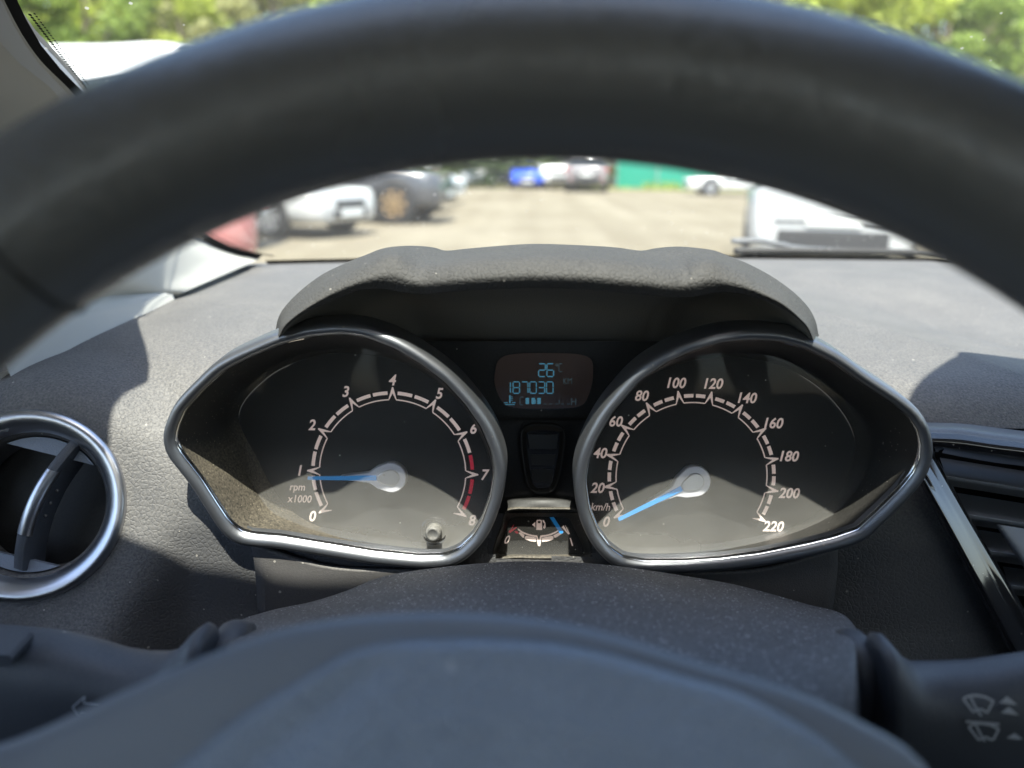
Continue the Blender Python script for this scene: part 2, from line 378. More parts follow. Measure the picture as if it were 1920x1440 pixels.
# left pillar trim seen past the rim: from the glass edge towards the driver
PIL = thing('windscreen_pillar_trim', 'pale grey trim of the left windscreen pillar running down to the dashboard', 'pillar trim')
pe = crom(np.array(ed[2:] + sh[1:4]), 40)
rows = [pe + np.array([.002, -.002, -.004]),
        pe + np.array([-.012, -.012, -.006]),
        pe + np.array([-.05, -.05, -.015]),
        pe + np.array([-.10, -.14, -.03]),
        pe + np.array([-.14, -.22, -.02])]
patch('trim_panel', rows, 24, 80, M['pillar'], PIL)
# foot of the trim: flared corner piece on the end of the dashboard
fe = crom(np.array(ed[:5]), 5)+np.array([0, -.004, -.004])
foot_rows = [list(fe),
             [P(455, 500, .64), P(395, 480, .605), P(330, 455, .56), P(255, 400, .50), P(180, 340, .45)],
             [P(356, 543, .55), P(300, 535, .52), P(240, 520, .48), P(180, 510, .44), P(100, 480, .40)],
             [P(330, 556, .545), P(260, 556, .505), P(200, 556, .47), P(130, 560, .425), P(40, 560, .385)]]
patch('corner_trim', foot_rows, 24, 28, M['pillar'], PIL)
sail = [[P(330, 540, .545), P(250, 548, .50), P(160, 556, .45), P(60, 575, .40), P(-60, 600, .36)],
        [P(325, 551, .535), P(270, 566, .49), P(200, 584, .45), P(110, 606, .41), P(0, 660, .37)]]
mk('end_cap', np.vstack([np.vstack(sail), np.vstack(sail)+np.array([0, .01, -.03])]), grid_faces(2, 5)+grid_faces(2, 5, off=10)+[(5, 6, 16, 15), (6, 7, 17, 16), (7, 8, 18, 17), (8, 9, 19, 18)], M['pillar'], PIL)

# windscreen
gx = np.linspace(-.50, 1.2, 40); rows = []
for t in np.linspace(-.03, .80, 20): rows.append([(x, yb(x)-t, wz(x, yb(x)-t)+.0) for x in gx])
W_ = mk('windscreen', np.vstack(rows), grid_faces(20, 40), M['wind'])
tag(W_, 'dusty clear raked windscreen behind the steering wheel', 'windscreen')
fr_in, fr_out = g3(inset(OPENL, .006)[:172], -.003), g3(grow(OPENL, .01)[:172], -.003)
frit = loft('black_edge_band', [fr_in, fr_out], M['frit'], W_, closed=False)
fx = np.linspace(-.24, .98, 40); loft('black_foot_band', [g3([(x, yb(x)-.010) for x in fx], -.002), g3([(x, yb(x)+.012) for x in fx], -.002)], M['frit'], W_, closed=False)
fd = []
for k in range(0, 190):                                   # dotted inner rim of the band along the left pillar
    a = crom(np.array(ed), 190)[k]; fd.append(a)
verts, faces = [], []
for k, a in enumerate(fd):
    for r_, off, sz in ((0, .0095, .0009), (1, .0118, .0006)):
        c = a+np.array([off, .0, -.0035+(0)]); c[2] = wz(c[0], c[1])-.0035; b = len(verts)
        for q in range(6):
            t = q*math.pi/3; verts.append(c+np.array([sz*math.cos(t), sz*.866*math.sin(t), -TA*sz*.866*math.sin(t)]))
        faces.append(tuple(range(b, b+6)))
dots = mk('black_edge_dots', verts, faces, M['frit'], W_, False); dots['kind'] = 'stuff'

# rear-view mirror on the glass, with an unseen housing added to spread its shadow over the right of the dashboard
MIR = thing('rear_view_mirror', 'black rear-view mirror hanging behind the top of the windscreen', 'mirror')
c = np.array([.385, .318, CAM[2]+.128])
lp = circ(48, .15, .042); lp = np.sign(lp)*np.abs(lp/np.array([.15, .042]))**.75*np.array([.15, .042])
U_, V_, N_ = np.array([1, 0, 0.]), np.array([0, .36, .933]), np.array([0, -.933, .36])
def ml(k, d): return np.array([c+U_*a*k+V_*b*k+N_*d for a, b in lp])
loft('mirror_shell', [ml(.3, -.035), ml(.75, -.03), ml(.97, -.012), ml(1, 0), ml(.985, .006), ml(.95, .008)], M['black'], MIR, cap0=True)
mk('mirror_glass', ml(.95, .0075), [tuple(range(48))], mat('mirror_silver', (.9, .9, .9), .02, metal=1), MIR, False)
sweep('mirror_stem', crom([c+N_*-.03, c+np.array([0, .035, .03]), [.345, .30, wz(.345, .30)-.004]], 10), circ(10, .010), M['black'], MIR, up=(1, 0, 0))
hs = []
for k, (y, wdt, h) in enumerate(crom([(.350, .02, .008), (.337, .085, .014), (.313, .127, .020), (.28, .155, .024), (.228, .187, .026), (.16, .205, .026), (.10, .21, .026)], 28)):
    z = wz(.36, y)
    hs.append(np.array([[.378-wdt, y, z-.003], [.378-wdt*.8, y, z-h], [.378+wdt*.8, y, z-h], [.378+wdt, y, z-.003]]))
loft('shade_housing', hs, M['black'], MIR, closed=False, cap0=True, fix=True)

# bonnet, just under the line of sight, and the cowl strip with a parked wiper
BON = thing('car_bonnet', 'blue bonnet edge just beyond the foot of the windscreen', 'bonnet')
rows = [[(x, yb(x)+.03+dy, CAM[2]+dz-.06*((x-.36)/.7)**2*(.3+dy)) for x in np.linspace(-.32, 1.04, 9)] for dy, dz in ((.10, -.122), (.35, -.150), (.6, -.195), (.85, -.27), (.98, -.38), (1.02, -.55))]
patch('bonnet_panel', rows, 24, 30, mat('blue_paint', (.05, .10, .22), .3, coat=.8), BON)
COWL = thing('windscreen_cowl', 'black plastic cowl strip outside the foot of the windscreen', 'cowl')
rows = [[(x, yb(x)+dy, CAM[2]+dz) for x in np.linspace(-.40, 1.12, 20)] for dy, dz in ((.012, -.094), (.05, -.100), (.10, -.106), (.14, -.125))]
patch('cowl_panel', rows, 8, 60, M['black'], COWL)
WIP = thing('windscreen_wiper', 'parked black wiper arm and blade lying along the right foot of the windscreen', 'wiper')
wp = np.array([P(q, w_, .86) for q, w_ in ((1376, 470), (1500, 470), (1700, 473), (2000, 482))])
sweep('wiper_blade', crom(wp, 30), circ(8, .0025, .0035), M['black'], WIP)
wp2 = np.array([P(q, w_, .875) for q, w_ in ((1372, 452), (1420, 451), (1462, 458), (1560, 469), (2050, 479))])
sweep('wiper_arm', crom(wp2, 30), circ(8, .0036, .003), mat('wiper_grey', (.10, .105, .11), .4), WIP)

# door, floor and seat: what surrounds the cabin light
CAB = thing('cabin_tub', 'dark grey cabin sides and floor below the window line', 'cabin')
dk = mat('door_trim', (.05, .05, .052), .8)
box('door_panel', (-.47, -.55, .62), (.07, 2.2, .74), dk, CAB, .01)
box('door_panel', (1.19, -.55, .62), (.07, 2.2, .74), dk, CAB, .01)
box('floor_panel', (.36, -.3, .24), (1.6, 2.9, .04), dk, CAB)
box('bulkhead_panel', (.36, .80, .58), (1.6, .04, .70), dk, CAB)
box('rear_side_panel', (-.47, -.70, 1.18), (.06, .40, .50), dk, CAB, .01)
box('rear_side_panel', (1.19, -.62, 1.18), (.06, .12, .50), dk, CAB, .01)
box('rear_panel', (.36, -1.80, .60), (1.7, .06, .80), dk, CAB, .01)
box('rear_bench', (.36, -1.45, .62), (1.3, .5, .8), dk, CAB, .06)
SEAT = thing('driver_seat', 'dark cloth driver seat behind the steering wheel', 'seat')
box('seat_cushion', (.0, -.40, .52), (.50, .48, .16), dk, SEAT, .05)
box('backrest', (.0, -.78, .86), (.50, .14, .62), dk, SEAT, .05, Matrix.Rotation(R(-15), 3, 'X'))
box('headrest', (.0, -.90, 1.25), (.26, .10, .18), dk, SEAT, .04)

# ================================================================== dashboard
DASH = thing('dashboard', 'grained dark grey plastic dashboard under the windscreen', 'dashboard')
BZL = [(647, 603), (692, 609.5), (751, 632), (803, 663), (849, 698), (890, 743), (921.5, 788), (942, 837), (950, 882), (942, 934), (925, 983), (904, 1017.5), (873, 1047), (838, 1061), (786, 1062.6), (699, 1054), (612, 1040), (526, 1026), (467, 1021), (439, 1012), (414.6, 990), (390, 953), (362.5, 910), (338, 878.6), (317, 851), (308.7, 823), (312, 795), (331, 753.6), (369, 712), (411, 674), (466.7, 646), (525.7, 621.7), (588, 607)]
BZR = [(1406, 613.5), (1461, 616.5), (1516, 631), (1570, 658), (1625, 697), (1680, 733), (1716, 762), (1738, 795), (1746, 828), (1744, 861), (1731, 893.5), (1702, 930), (1661.6, 970), (1618, 1010), (1570, 1027), (1516, 1040), (1425, 1058), (1352, 1067), (1279, 1072), (1206, 1072), (1162, 1065), (1126, 1039), (1100, 1003), (1082, 955.5), (1075, 901), (1082, 857), (1100, 810), (1133, 755), (1188, 693), (1242, 656.6), (1297, 633), (1352, 618)]
FCL = [(665, 660), (760, 680), (850, 740), (905, 820), (925, 900), (915, 970), (875, 1018), (800, 1031), (700, 1016), (600, 990), (530, 945), (480, 860), (445, 775), (500, 705), (580, 668)]
FCR = [(1388, 668), (1480, 690), (1560, 745), (1605, 820), (1590, 900), (1545, 955), (1460, 1000), (1320, 1031), (1200, 1036), (1140, 1012), (1101, 945), (1097, 880), (1121, 800), (1190, 718), (1288, 676)]
VENT_HOLE = [(1736, 800), (1800, 796), (2300, 812), (2300, 1600), (2080, 1600), (1905, 1225), (1752, 868)]
hole_l, hole_r = inset(resample(BZL, 200), 9), inset(resample(BZR, 200), 9)
hole_c = np.array([(640, 560), (1420, 560), (1300, 660), (1180, 720), (1110, 820), (1095, 920), (1120, 1040), (1100, 1050), (930, 1050), (905, 1040), (935, 930), (930, 830), (850, 720), (740, 640)])
# left air vent plane
VC = P(46, 947, .338); VN = np.array([.16, -.90, .36]); VN /= np.linalg.norm(VN)
VU = np.cross(np.array([0, 0, 1.]), VN); VU = -VU/np.linalg.norm(VU); VU = VU if VU[0] > 0 else -VU
VV = np.cross(VN, VU); VV = VV if VV[2] > 0 else -VV
VR = .0455
xs = np.unique(np.concatenate([np.linspace(-.62, -.26, 40), np.linspace(-.26, .33, 300), np.linspace(.33, 1.25, 50)]))
ss = np.unique(np.concatenate([np.linspace(0, 260, 40).astype(int), np.arange(260, 560, 2), np.linspace(560, 699, 20).astype(int)]))
def smooth(a, b, t): t = min(max((t-a)/(b-a), 0), 1); return t*t*(3-2*t)
def dash_pt(x, s):
    y, z = PC[int(s)]
    k = smooth(.62, .80, y)
    y2 = y-(.80-yb(x))*k
    p = CAM+np.array([x, y2, z])
    lean = .26*max(0, -.118-z)*smooth(.168, .215, -x)
    p[1] -= lean
    # right-hand facet: top falls away from a crease running towards the middle of the car
    cr = .155+(.62-y)*.50
    if y > .36 and x > cr: p[2] -= min((x-cr)*.17, .02)*smooth(.36, .42, y)*(1-smooth(.55, .72, y))
    p[2] += .004*math.exp(-((x+.20)/.05)**2)*math.exp(-((y-.45)/.06)**2)
    # cowl raised round the left vent
    v = p-VC; a, b = np.dot(v, VU), np.dot(v, VV); r = math.hypot(a, b)
    if r < .09 and abs(np.dot(v, VN)) < .08:
        d = np.dot(v, VN); wgt = 1-smooth(.048, .085, r)
        p = p+VN*((-d-.0012)*wgt)
    return p
G = np.array([[dash_pt(x, s) for x in xs] for s in ss])
pj = np.array([[proj(q) for q in r_] for r_ in G])
nr, nc = len(ss), len(xs)
keep = np.zeros((nr, nc), bool)                     # True where cut away
for i in range(nr):
    for j in range(nc):
        px, py = pj[i, j]
        if -250 < px < 2300 and 540 < py < 1650 and PC[ss[i], 0] < .56:
            if inside(hole_l, px, py) or inside(hole_r, px, py) or inside(hole_c, px, py) or inside(VENT_HOLE, px, py): keep[i, j] = True
            elif px < 260:
                v = G[i, j]-VC
                if math.hypot(np.dot(v, VU), np.dot(v, VV)) < VR-.004: keep[i, j] = True
fc = [(i*nc+j, i*nc+j+1, (i+1)*nc+j+1, (i+1)*nc+j) for i in range(nr-1) for j in range(nc-1) if not (keep[i, j] and keep[i+1, j] and keep[i, j+1] and keep[i+1, j+1])]
mk('dash_pad', G.reshape(-1, 3), fc, M['dash'], DASH)

# smooth infill panel under the dials (a separate moulding with a step at each end)
pl = [(478, 1016), (484, 1050), (488, 1090), (492, 1150)]; pr = [(1563, 1022), (1562, 1060), (1557, 1110), (1548, 1160)]
rows = []
for (a, b), (c_, d_) in zip(pl, pr):
    row = []
    for t in np.linspace(0, 1, 9):
        q = (a+(c_-a)*t, b+(d_-b)*t+(48 if (a, b) == pl[0] else 34 if (a, b) == pl[1] else 10)*min(1, 2.2*math.sin(t*math.pi))); h = dash_hit(*q); row.append(h+np.array([0, -.0035, .0015]))
    rows.append(row)
lp_ = patch('lower_infill_panel', rows, 16, 60, M['ledge'], DASH)
s_ = lp_.modifiers.new('s', 'SOLIDIFY'); s_.thickness = .004; s_.offset = 0
# shallow storage pocket behind the left stalk
pk = [dash_hit(*q)+np.array([0, -.0015, .001]) for q in crom([(175, 1232), (200, 1205), (250, 1194), (300, 1198), (325, 1222), (330, 1260), (180, 1275)], 40, True)]
pkc = np.mean(pk, 0); pk2 = [pkc+(q-pkc)*.90+np.array([0, .006, 0]) for q in pk]
loft('pocket', [np.array(pk), np.array(pk2)], M['ledge'], DASH, cap1=True)

# ---- instrument hood (binnacle)
HS = [(519, 625, 521, 628, 524, 634, 0.324), (524, 597, 530, 606, 537, 614, 0.322), (536, 575, 548, 588, 560, 594, 0.32), (565, 545, 578, 560, 592, 577, 0.32), (605, 515, 612, 535, 625, 562, 0.32), (650, 493, 655, 512, 662, 548, 0.32), (690, 477, 695, 494, 695, 542, 0.32), (716, 467, 720, 482, 720, 542, 0.321), (745, 462, 744, 480, 744, 546, 0.322), (775, 462, 766, 491, 768, 550, 0.322), (806, 465, 790, 500, 795, 552, 0.322), (832, 471, 825, 498, 830, 549, 0.319), (874, 467, 874, 492, 874, 545, 0.316), (958, 460, 958, 485, 958, 541, 0.314), (1014, 458, 1014, 483, 1014, 540, 0.314), (1099, 461, 1099, 486, 1099, 543, 0.313), (1160, 465, 1155, 491, 1155, 548, 0.313), (1206, 471, 1215, 498, 1200, 552, 0.314), (1235, 467, 1260, 504, 1255, 557, 0.316), (1265, 464, 1283, 503, 1279, 558, 0.318), (1295, 464, 1305, 494, 1305, 556, 0.318), (1335, 469, 1335, 490, 1335, 550, 0.319), (1365, 480, 1362, 500, 1362, 548, 0.32), (1402, 495, 1398, 515, 1400, 554, 0.321), (1445, 518, 1437, 538, 1440, 566, 0.321), (1484, 546, 1472, 560, 1470, 580, 0.321), (1512, 574, 1500, 590, 1497, 599, 0.322), (1526, 600, 1518, 610, 1514, 618, 0.323), (1532, 630, 1528, 634, 1524, 642, 0.325)]
H = crom(HS, 150)
outer, under = [], []
for sx, sy, fx, fy, lx, ly, Y in H:
    B = P(lx, ly, Y); E = P(sx, sy, Y+.042)
    mid = P((lx*.55+fx*.45), (ly*.55+fy*.45), Y-.0035); lo = P(lx, ly-3, Y-.0018)
    C_ = P(fx, fy, Y+.004); D_ = P((fx+sx)/2, (fy+sy)/2, Y+.019)
    outer.append(crom([B, lo, mid, C_, D_, E, E+np.array([0, .035, -.008]), E+np.array([0, .10, -.05])], 40))
    under.append(crom([B, B+np.array([0, .006, .0005]), B+np.array([0, .035, -.006]), B+np.array([0, .075, -.024]), B+np.array([0, .098, -.052]), B+np.array([0, .10, -.075])], 16))
HOOD = thing('instrument_hood', 'pebble grained dark grey hood arching over the two dials', 'instrument hood')
mk('hood_shell', np.array(outer).reshape(-1, 3), grid_faces(len(H), 40), M['hood'], HOOD)
mk('hood_underside', np.array(under).reshape(-1, 3), grid_faces(len(H), 16), mat('hood_underside', (.19, .182, .16), .7, spec=.3, grain=(700, .00008, .5)), HOOD)

# ---- dial planes
T1, T2 = R(10), R(-4)
N1 = np.array([0, -math.cos(T1), math.sin(T1)]); U1 = np.array([1., 0, 0]); V1 = np.array([0, math.sin(T1), math.cos(T1)])
N2 = np.array([0, -math.cos(T2), math.sin(T2)])
_d = ray(1020, 888); Q1 = CAM+_d*(.375/_d[1]); Q2 = CAM+_d*(.336/_d[1])
def onface(px, py, h=0.0): return PP(px, py, Q1+N1*h, N1)
def onbez(px, py): return PP(px, py, Q2, N2)

def seg_loop(c, r0, r1, a0, a1, n=6):
    t = np.linspace(a0, a1, n)
    o = [c+U1*r1*math.cos(a)+V1*r1*math.sin(a) for a in t]+[c+U1*r0*math.cos(a)+V1*r0*math.sin(a) for a in t[::-1]]
    return np.array(o)
def pod(th, bez, face, cen, wall='pod'):
    n = 160
    bl = polar(bez, cen, n); b_in = polar(inset(resample(bez, 200), 24), cen, n); f_l = polar(face, cen, n)
    Bi = np.array([onbez(*q) for q in b_in]); Bo = np.array([onbez(*q) for q in bl]); Fl = np.array([onface(*q) for q in f_l])
    # wall from the bezel down to the dial plate
    loops = [Bi+(Fl-Bi)*t+N1*.004*math.sin(t*math.pi)*0 for t in (0, .12, .35, .6, .8, .93)]
    loops.append(Fl+(np.mean(Fl, 0)-Fl)*.012)
    loft('pod_wall', loops, M[wall], th)
    # bezel: rounded satin ring with a thin bright inner edge, and a skirt back to the dashboard
    path = (Bi+Bo)/2; hw = np.linalg.norm(Bo-Bi, axis=1)/2
    cc = np.mean(path, 0)
    loops = []
    for t, k, h in ((0, 1.0, -.012), (0, 1.0, -.002), (0, .97, .0008), (0, .80, .0026), (0, .45, .0038), (0, .05, .0040), (0, -.40, .0034), (0, -.75, .0018), (0, -.95, -.0004), (0, -1.0, -.004)):
        loops.append(path+((Bo-Bi)/2)*k+N2*h)
    sk = [Bo+np.array([0, .035, -.006])+(cc-Bo)*.05]
    bz = loft('bezel', sk+loops, M['bezel'], th)
    ln = [path-((Bo-Bi)/2)*.93+N2*(.0002+.0010*0), path-((Bo-Bi)/2)*1.0+N2*.0006, path-((Bo-Bi)/2)*1.08-N2*.0008]
    loft('bright_edge', [path-((Bo-Bi)/2)*.86+N2*.0016, path-((Bo-Bi)/2)*.99+N2*.0010, path-((Bo-Bi)/2)*1.05-N2*.0006], M['bezel_line'], bz)
    # dial plate
    Fo = Fl+(Fl-np.mean(Fl, 0))*.04
    plate = mk('dial_plate', list(Fo-N1*.0004)+[np.mean(Fl, 0)-N1*.0004], [(i, (i+1) % n, n) for i in range(n)], M['face'], th, False)
    # clear lens, set down inside the pod
    Ll = Bi+(Fl-Bi)*.70
    cl = np.mean(Ll, 0)
    rings = [Ll, cl+(Ll-cl)*.8+N1*.0008, cl+(Ll-cl)*.5+N1*.0016, cl+(Ll-cl)*.2+N1*.002]
    v = np.vstack(rings+[[cl+N1*.002]]); f = grid_faces(4, n, True)+[(3*n+i, 3*n+(i+1) % n, 4*n) for i in range(n)]
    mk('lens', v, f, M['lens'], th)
    return plate
def scale_marks(plate, c, r, a0, a1, units, label_r, labels, size, halves=2, red=None, shear=.22, tick=.048, adj={}):
    h = N1*.0002; cc = c+h
    A = lambda u: a0+(a1-a0)*u/units
    da = (a1-a0)/units
    g = .0009/r
    for k in range(units):
        for q in range(halves):
            u0, u1 = k+q/halves, k+(q+1)/halves
            s0 = g*(3.0 if q == 0 else .75); s1 = g*(3.0 if q == halves-1 else .75)
            sg = -1 if a1 < a0 else 1
            m_ = M['printred'] if red and u0 >= red else M['print']
            prism('scale_segment', seg_loop(cc, r*.955, r*.997, A(u0)+sg*s0, A(u1)-sg*s1), N1*.00012, m_, plate)
        sg = -1 if a1 < a0 else 1
        prism('scale_line', seg_loop(cc, r*.888, r*.902, A(k)+sg*g*2.5, A(k+1)-sg*g*2.5, 10), N1*.00012, M['print'], plate)
    for k in range(units+1):
        a = A(k); rd = U1*math.cos(a)+V1*math.sin(a); tg = -U1*math.sin(a)+V1*math.cos(a)
        tip = r*(1+tick); w0, w1 = r*.048, r*.037
        if k in (0, units):
            sgn = 1 if (k == 0) == (a1 > a0) else -1
        o = [cc+rd*r*.885+tg*w0, cc+rd*r*.905+tg*w0, cc+rd*tip+tg*r*.008, cc+rd*tip-tg*r*.008, cc+rd*r*.905-tg*w0, cc+rd*r*.885-tg*w0, cc+rd*r*.90-tg*w1, cc+rd*(tip-r*.075), cc+rd*r*.90+tg*w1]
        v = np.array(o); nrm = N1*.00016
        f = [(0, 1, 2, 7, 8), (7, 2, 3), (3, 4, 5, 6, 7)]
        mk('tick', v+nrm, f, M['print'], plate, False)
    for u, s in labels:
        a = A(u); rr = r*label_r*(1+adj.get(s, 0))
        p = c+U1*rr*math.cos(a)*1.0+V1*rr*math.sin(a)
        text('numeral', s, size, p+N1*.0003, U1, V1, N1, M['print'], plate, shear, size*.022, .92)
def needle(th, c, r, ang, hub_r, tip_k):
    d = U1*math.cos(ang)+V1*math.sin(ang); s = np.cross(N1, d); c = c+N1*.0065
    o = []
    nb = th
    # silver teardrop hub
    pts = []
    for t in np.linspace(-1.15, 1.15, 22): a = math.pi+t*1.0; pts.append((hub_r*1.02*math.cos(a), hub_r*1.0*math.sin(a)))
    out = [(math.cos(t)*hub_r, math.sin(t)*hub_r) for t in np.linspace(R(68), R(292), 24)]
    lp2 = out+[(hub_r*.95, -hub_r*.72), (hub_r*1.5, -hub_r*.34), (r*.62, -.0009), (r*.63, .0009), (hub_r*1.5, hub_r*.34), (hub_r*.95, hub_r*.72)]
    lp2 = [(x, y) for x, y in lp2]
    L3 = np.array([c+d*x+s*y for x, y in lp2]); cm = np.mean(L3[:24], 0)
    nd = loft('needle', [L3-N1*.004, L3, L3+(c-L3)*.06+N1*.0008], M['hub'], th, cap1=True, smooth=False)
    cap = [(x*.56, y*.56) for x, y in [(math.cos(t)*hub_r, math.sin(t)*hub_r) for t in np.linspace(R(75), R(285), 20)]]+[(hub_r*.62, -hub_r*.38), (hub_r*.95, -hub_r*.16), (hub_r*.95, hub_r*.16), (hub_r*.62, hub_r*.38)]
    C3 = np.array([c+d*x+s*y for x, y in cap])
    loft('hub_cap', [C3+N1*.0009, C3+(c-C3)*.06+N1*.0016, C3+(c-C3)*.14+N1*.0018], M['chrome'], nd, cap1=True, smooth=False)
    w0, w1 = .0013, .0008
    pt = np.array([c+d*hub_r*.95-s*w0, c+d*r*tip_k-s*w1, c+d*r*(tip_k+.006), c+d*r*tip_k+s*w1, c+d*hub_r*.95+s*w0])
    prism('pointer', pt+N1*.0002, N1*.0012, M['needle'], nd)
    return nd
def disc(name, c, n, r, mt, parent, k=24):
    n = n/np.linalg.norm(n); a = np.cross(n, [0, 0, 1]); a /= np.linalg.norm(a); b = np.cross(n, a)
    return mk(name, [c+a*x+b*y for x, y in circ(k, r)], [tuple(range(k))], mt, parent, False)

# ---- tachometer
TAC = thing('tachometer', 'left dial, rev counter marked 0 to 8 with the needle near 1', 'gauge')
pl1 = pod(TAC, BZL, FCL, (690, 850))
tc_ = onface(736, 886); rt = np.linalg.norm(onface(889, 886)-onface(583, 886))/2
scale_marks(pl1, tc_, rt, R(210), R(-30), 8, 1.135, [(k, str(k)) for k in range(9)], .0078, red=6.5)
needle(TAC, onface(738, 890), rt, R(181.6), .0079, 1.0)
text('unit_text', 'rpm', .0056, onface(558, 917)+N1*.0003, U1, V1, N1, M['print'], pl1, .2, .00004, .9)
text('unit_text', 'x1000', .0056, onface(562, 935)+N1*.0003, U1, V1, N1, M['print'], pl1, .2, .00004, .9)
# reset pin standing out of the lens
kc = onface(819, 985); KA = N1+np.array([0, 0, .0]); ka = KA/np.linalg.norm(KA)
a_ = np.array([1., 0, 0]); b_ = np.cross(ka, a_)
def ringp(c, r, k=24): return np.array([c+a_*x+b_*y for x, y in circ(k, r)])
kb = mat('knob_rubber', (.09, .09, .088), .55, dust=(.04, 1500, .3))
pn = loft('reset_knob', [ringp(kc+ka*.004, .0040), ringp(kc+ka*.0155, .0040), ringp(kc+ka*.0165, .0036), ringp(kc+ka*.0169, .0026), ringp(kc+ka*.0167, .0024)], kb, TAC, cap1=True)
loft('knob_collar', [ringp(kc+ka*.007, .0076), ringp(kc+ka*.0098, .0074), ringp(kc+ka*.0104, .0062), ringp(kc+ka*.0094, .0046)], M['gloss'], pn)
# ---- speedometer
SPD = thing('speedometer', 'right dial, speedometer marked 0 to 220 km/h with the needle at 0', 'gauge')
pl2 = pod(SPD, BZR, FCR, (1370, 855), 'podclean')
sc_ = onface(1296, 894); rs = np.linalg.norm(onface(1454, 894)-onface(1138, 894))/2
scale_marks(pl2, sc_, rs, R(210), R(-30), 11, 1.145, [(k, str(20*k)) for k in range(12)], .0075, adj={'0': .0, '180': .03, '200': .03, '220': .01, '160': .01, '20': -.02, '40': -.02, '60': -.02})
needle(SPD, onface(1298, 897), rs, R(208.5), .0081, 1.0)
text('unit_text', 'km/h', .0056, onface(1126, 950)+N1*.0003, U1, V1, N1, M['print'], pl2, .2, .00004, .9)

# ---- centre panel with the display, warning lamp window and fuel gauge
CEN = thing('cluster_centre_panel', 'black panel with a recessed window between the two dials', 'panel')
def cp(px, py, h=0.0): return onface(px, py, h)
rows = [[cp(x, 640, .0) for x in (740, 820, 940, 1020, 1100, 1220, 1310)],
        [cp(x, 770, .002) for x in (898, 925, 960, 1020, 1080, 1110, 1132)],
        [cp(x, 800, .004) for x in (912, 935, 965, 1020, 1075, 1095, 1118)],
        [cp(x, 915, .006) for x in (920, 938, 965, 1018, 1072, 1090, 1108)],
        [cp(x, 938, h_) for x, h_ in zip((928, 942, 965, 1018, 1070, 1085, 1098), (.006, .007, .010, .0125, .010, .007, .006))],
        [cp(x, 962, .0150) for x in (928, 942, 965, 1018, 1070, 1085, 1098)]]
patch('panel_face', rows, 40, 60, M['black'], CEN)
rows = [[cp(x, 1050, .010) for x in (880, 905, 940, 1018, 1095, 1125, 1150)], [cp(x, 1058, .016) for x in (880, 905, 940, 1018, 1095, 1125, 1150)], [cp(x, 1080, .018) for x in (880, 905, 940, 1018, 1095, 1125, 1150)]]
patch('sill', rows, 8, 40, M['black'], CEN)
def rrect(pts, n=60): return crom(pts, n, True)
win = np.array([(990, 803), (1015, 800), (1045, 803), (1056, 815), (1052, 860), (1042, 905), (1032, 920), (1012, 922), (1000, 918), (990, 900), (982, 850), (980, 815)])
wl = np.array([cp(x, y, .0085) for x, y in crom(win, 60, True)]); wl2 = np.array([cp(x, y, .0065) for x, y in crom(inset(win, 7), 60, True)]); wl3 = np.array([cp(x, y, .0095) for x, y in crom(inset(win, -5), 60, True)])
loft('window_frame', [wl3-N1*.006, wl3, wl, wl2], M['black'], CEN)
wg = mk('warning_lamp_window', wl2, [tuple(range(60))], mat('smoked_window', (.02, .02, .02), .12, spec=.6, coat=.3), CEN, False)
for k, (y0, y1) in enumerate(((815, 842), (852, 872), (880, 905))):
    q = [(990+k*3, y0), (1046-k*4, y0), (1044-k*5, y1), (993+k*4, y1)]
    prism('lamp_cell', np.array([cp(x, y, .0066) for x, y in q]), N1*.0003, mat('lamp_cell', (.035, .035, .03), .3), wg)
LCD = thing('trip_display', 'small dark trip display reading 26°C and 187030 KM', 'display')
dl = np.array([(945, 668), (1020, 662), (1100, 668), (1112, 700), (1104, 740), (1085, 762), (1020, 766), (955, 762), (932, 735), (928, 700)])
D0 = np.array([cp(x, y, .0028) for x, y in crom(dl, 60, True)])
scr = mk('screen', D0, [tuple(range(60))], M['screen'], LCD, False)
def onlcd(px, py, h=.0031): return cp(px, py, h)
def bar(name, q, mt, parent, h=.0031):
    return prism(name, np.array([onlcd(x, y, h) for x, y in q]), N1*.00008, mt, parent)
def line(name, a, b, wd, mt, parent, h=.0031):
    a, b = np.array(a, float), np.array(b, float); t = (b-a)/np.linalg.norm(b-a); n_ = np.array([-t[1], t[0]])*wd/2
    return bar(name, [a+n_, b+n_, b+t*0-n_, a-n_], mt, parent, h)
SEG = {'0': 'abcdef', '1': 'bc', '2': 'abged', '3': 'abgcd', '6': 'afgedc', '7': 'abc', '8': 'abcdefg', 'C': 'afed', 'H': 'fegbc'}
def seven(ch, x, y, w_, h_, wd, mt, slant=.0):
    X = lambda t, v: x+t*w_-(v-.5)*slant
    pos = {'a': ((.08, 0), (.92, 0)), 'b': ((1, .05), (1, .47)), 'c': ((1, .53), (1, .95)), 'd': ((.08, 1), (.92, 1)), 'e': ((0, .53), (0, .95)), 'f': ((0, .05), (0, .47)), 'g': ((.1, .5), (.9, .5))}
    for s in SEG[ch]:
        (x0, y0), (x1, y1) = pos[s]; line('digit_segment', (X(x0, y0), y+y0*h_), (X(x1, y1), y+y1*h_), wd, mt, scr)
for k, ch in enumerate('26'): seven(ch, 1010+k*15.5, 682, 12.5, 24, 2.3, M['lcd'])
line('degree_ring', (1042, 682.5), (1045.5, 682.5), 1.2, M['lcddim'], scr); line('degree_ring', (1042, 686), (1045.5, 686), 1.2, M['lcddim'], scr)
line('degree_ring', (1042, 682.5), (1042, 686), 1.2, M['lcddim'], scr); line('degree_ring', (1045.5, 682.5), (1045.5, 686), 1.2, M['lcddim'], scr)
seven('C', 1048, 682, 7, 15, 1.6, M['lcddim'])
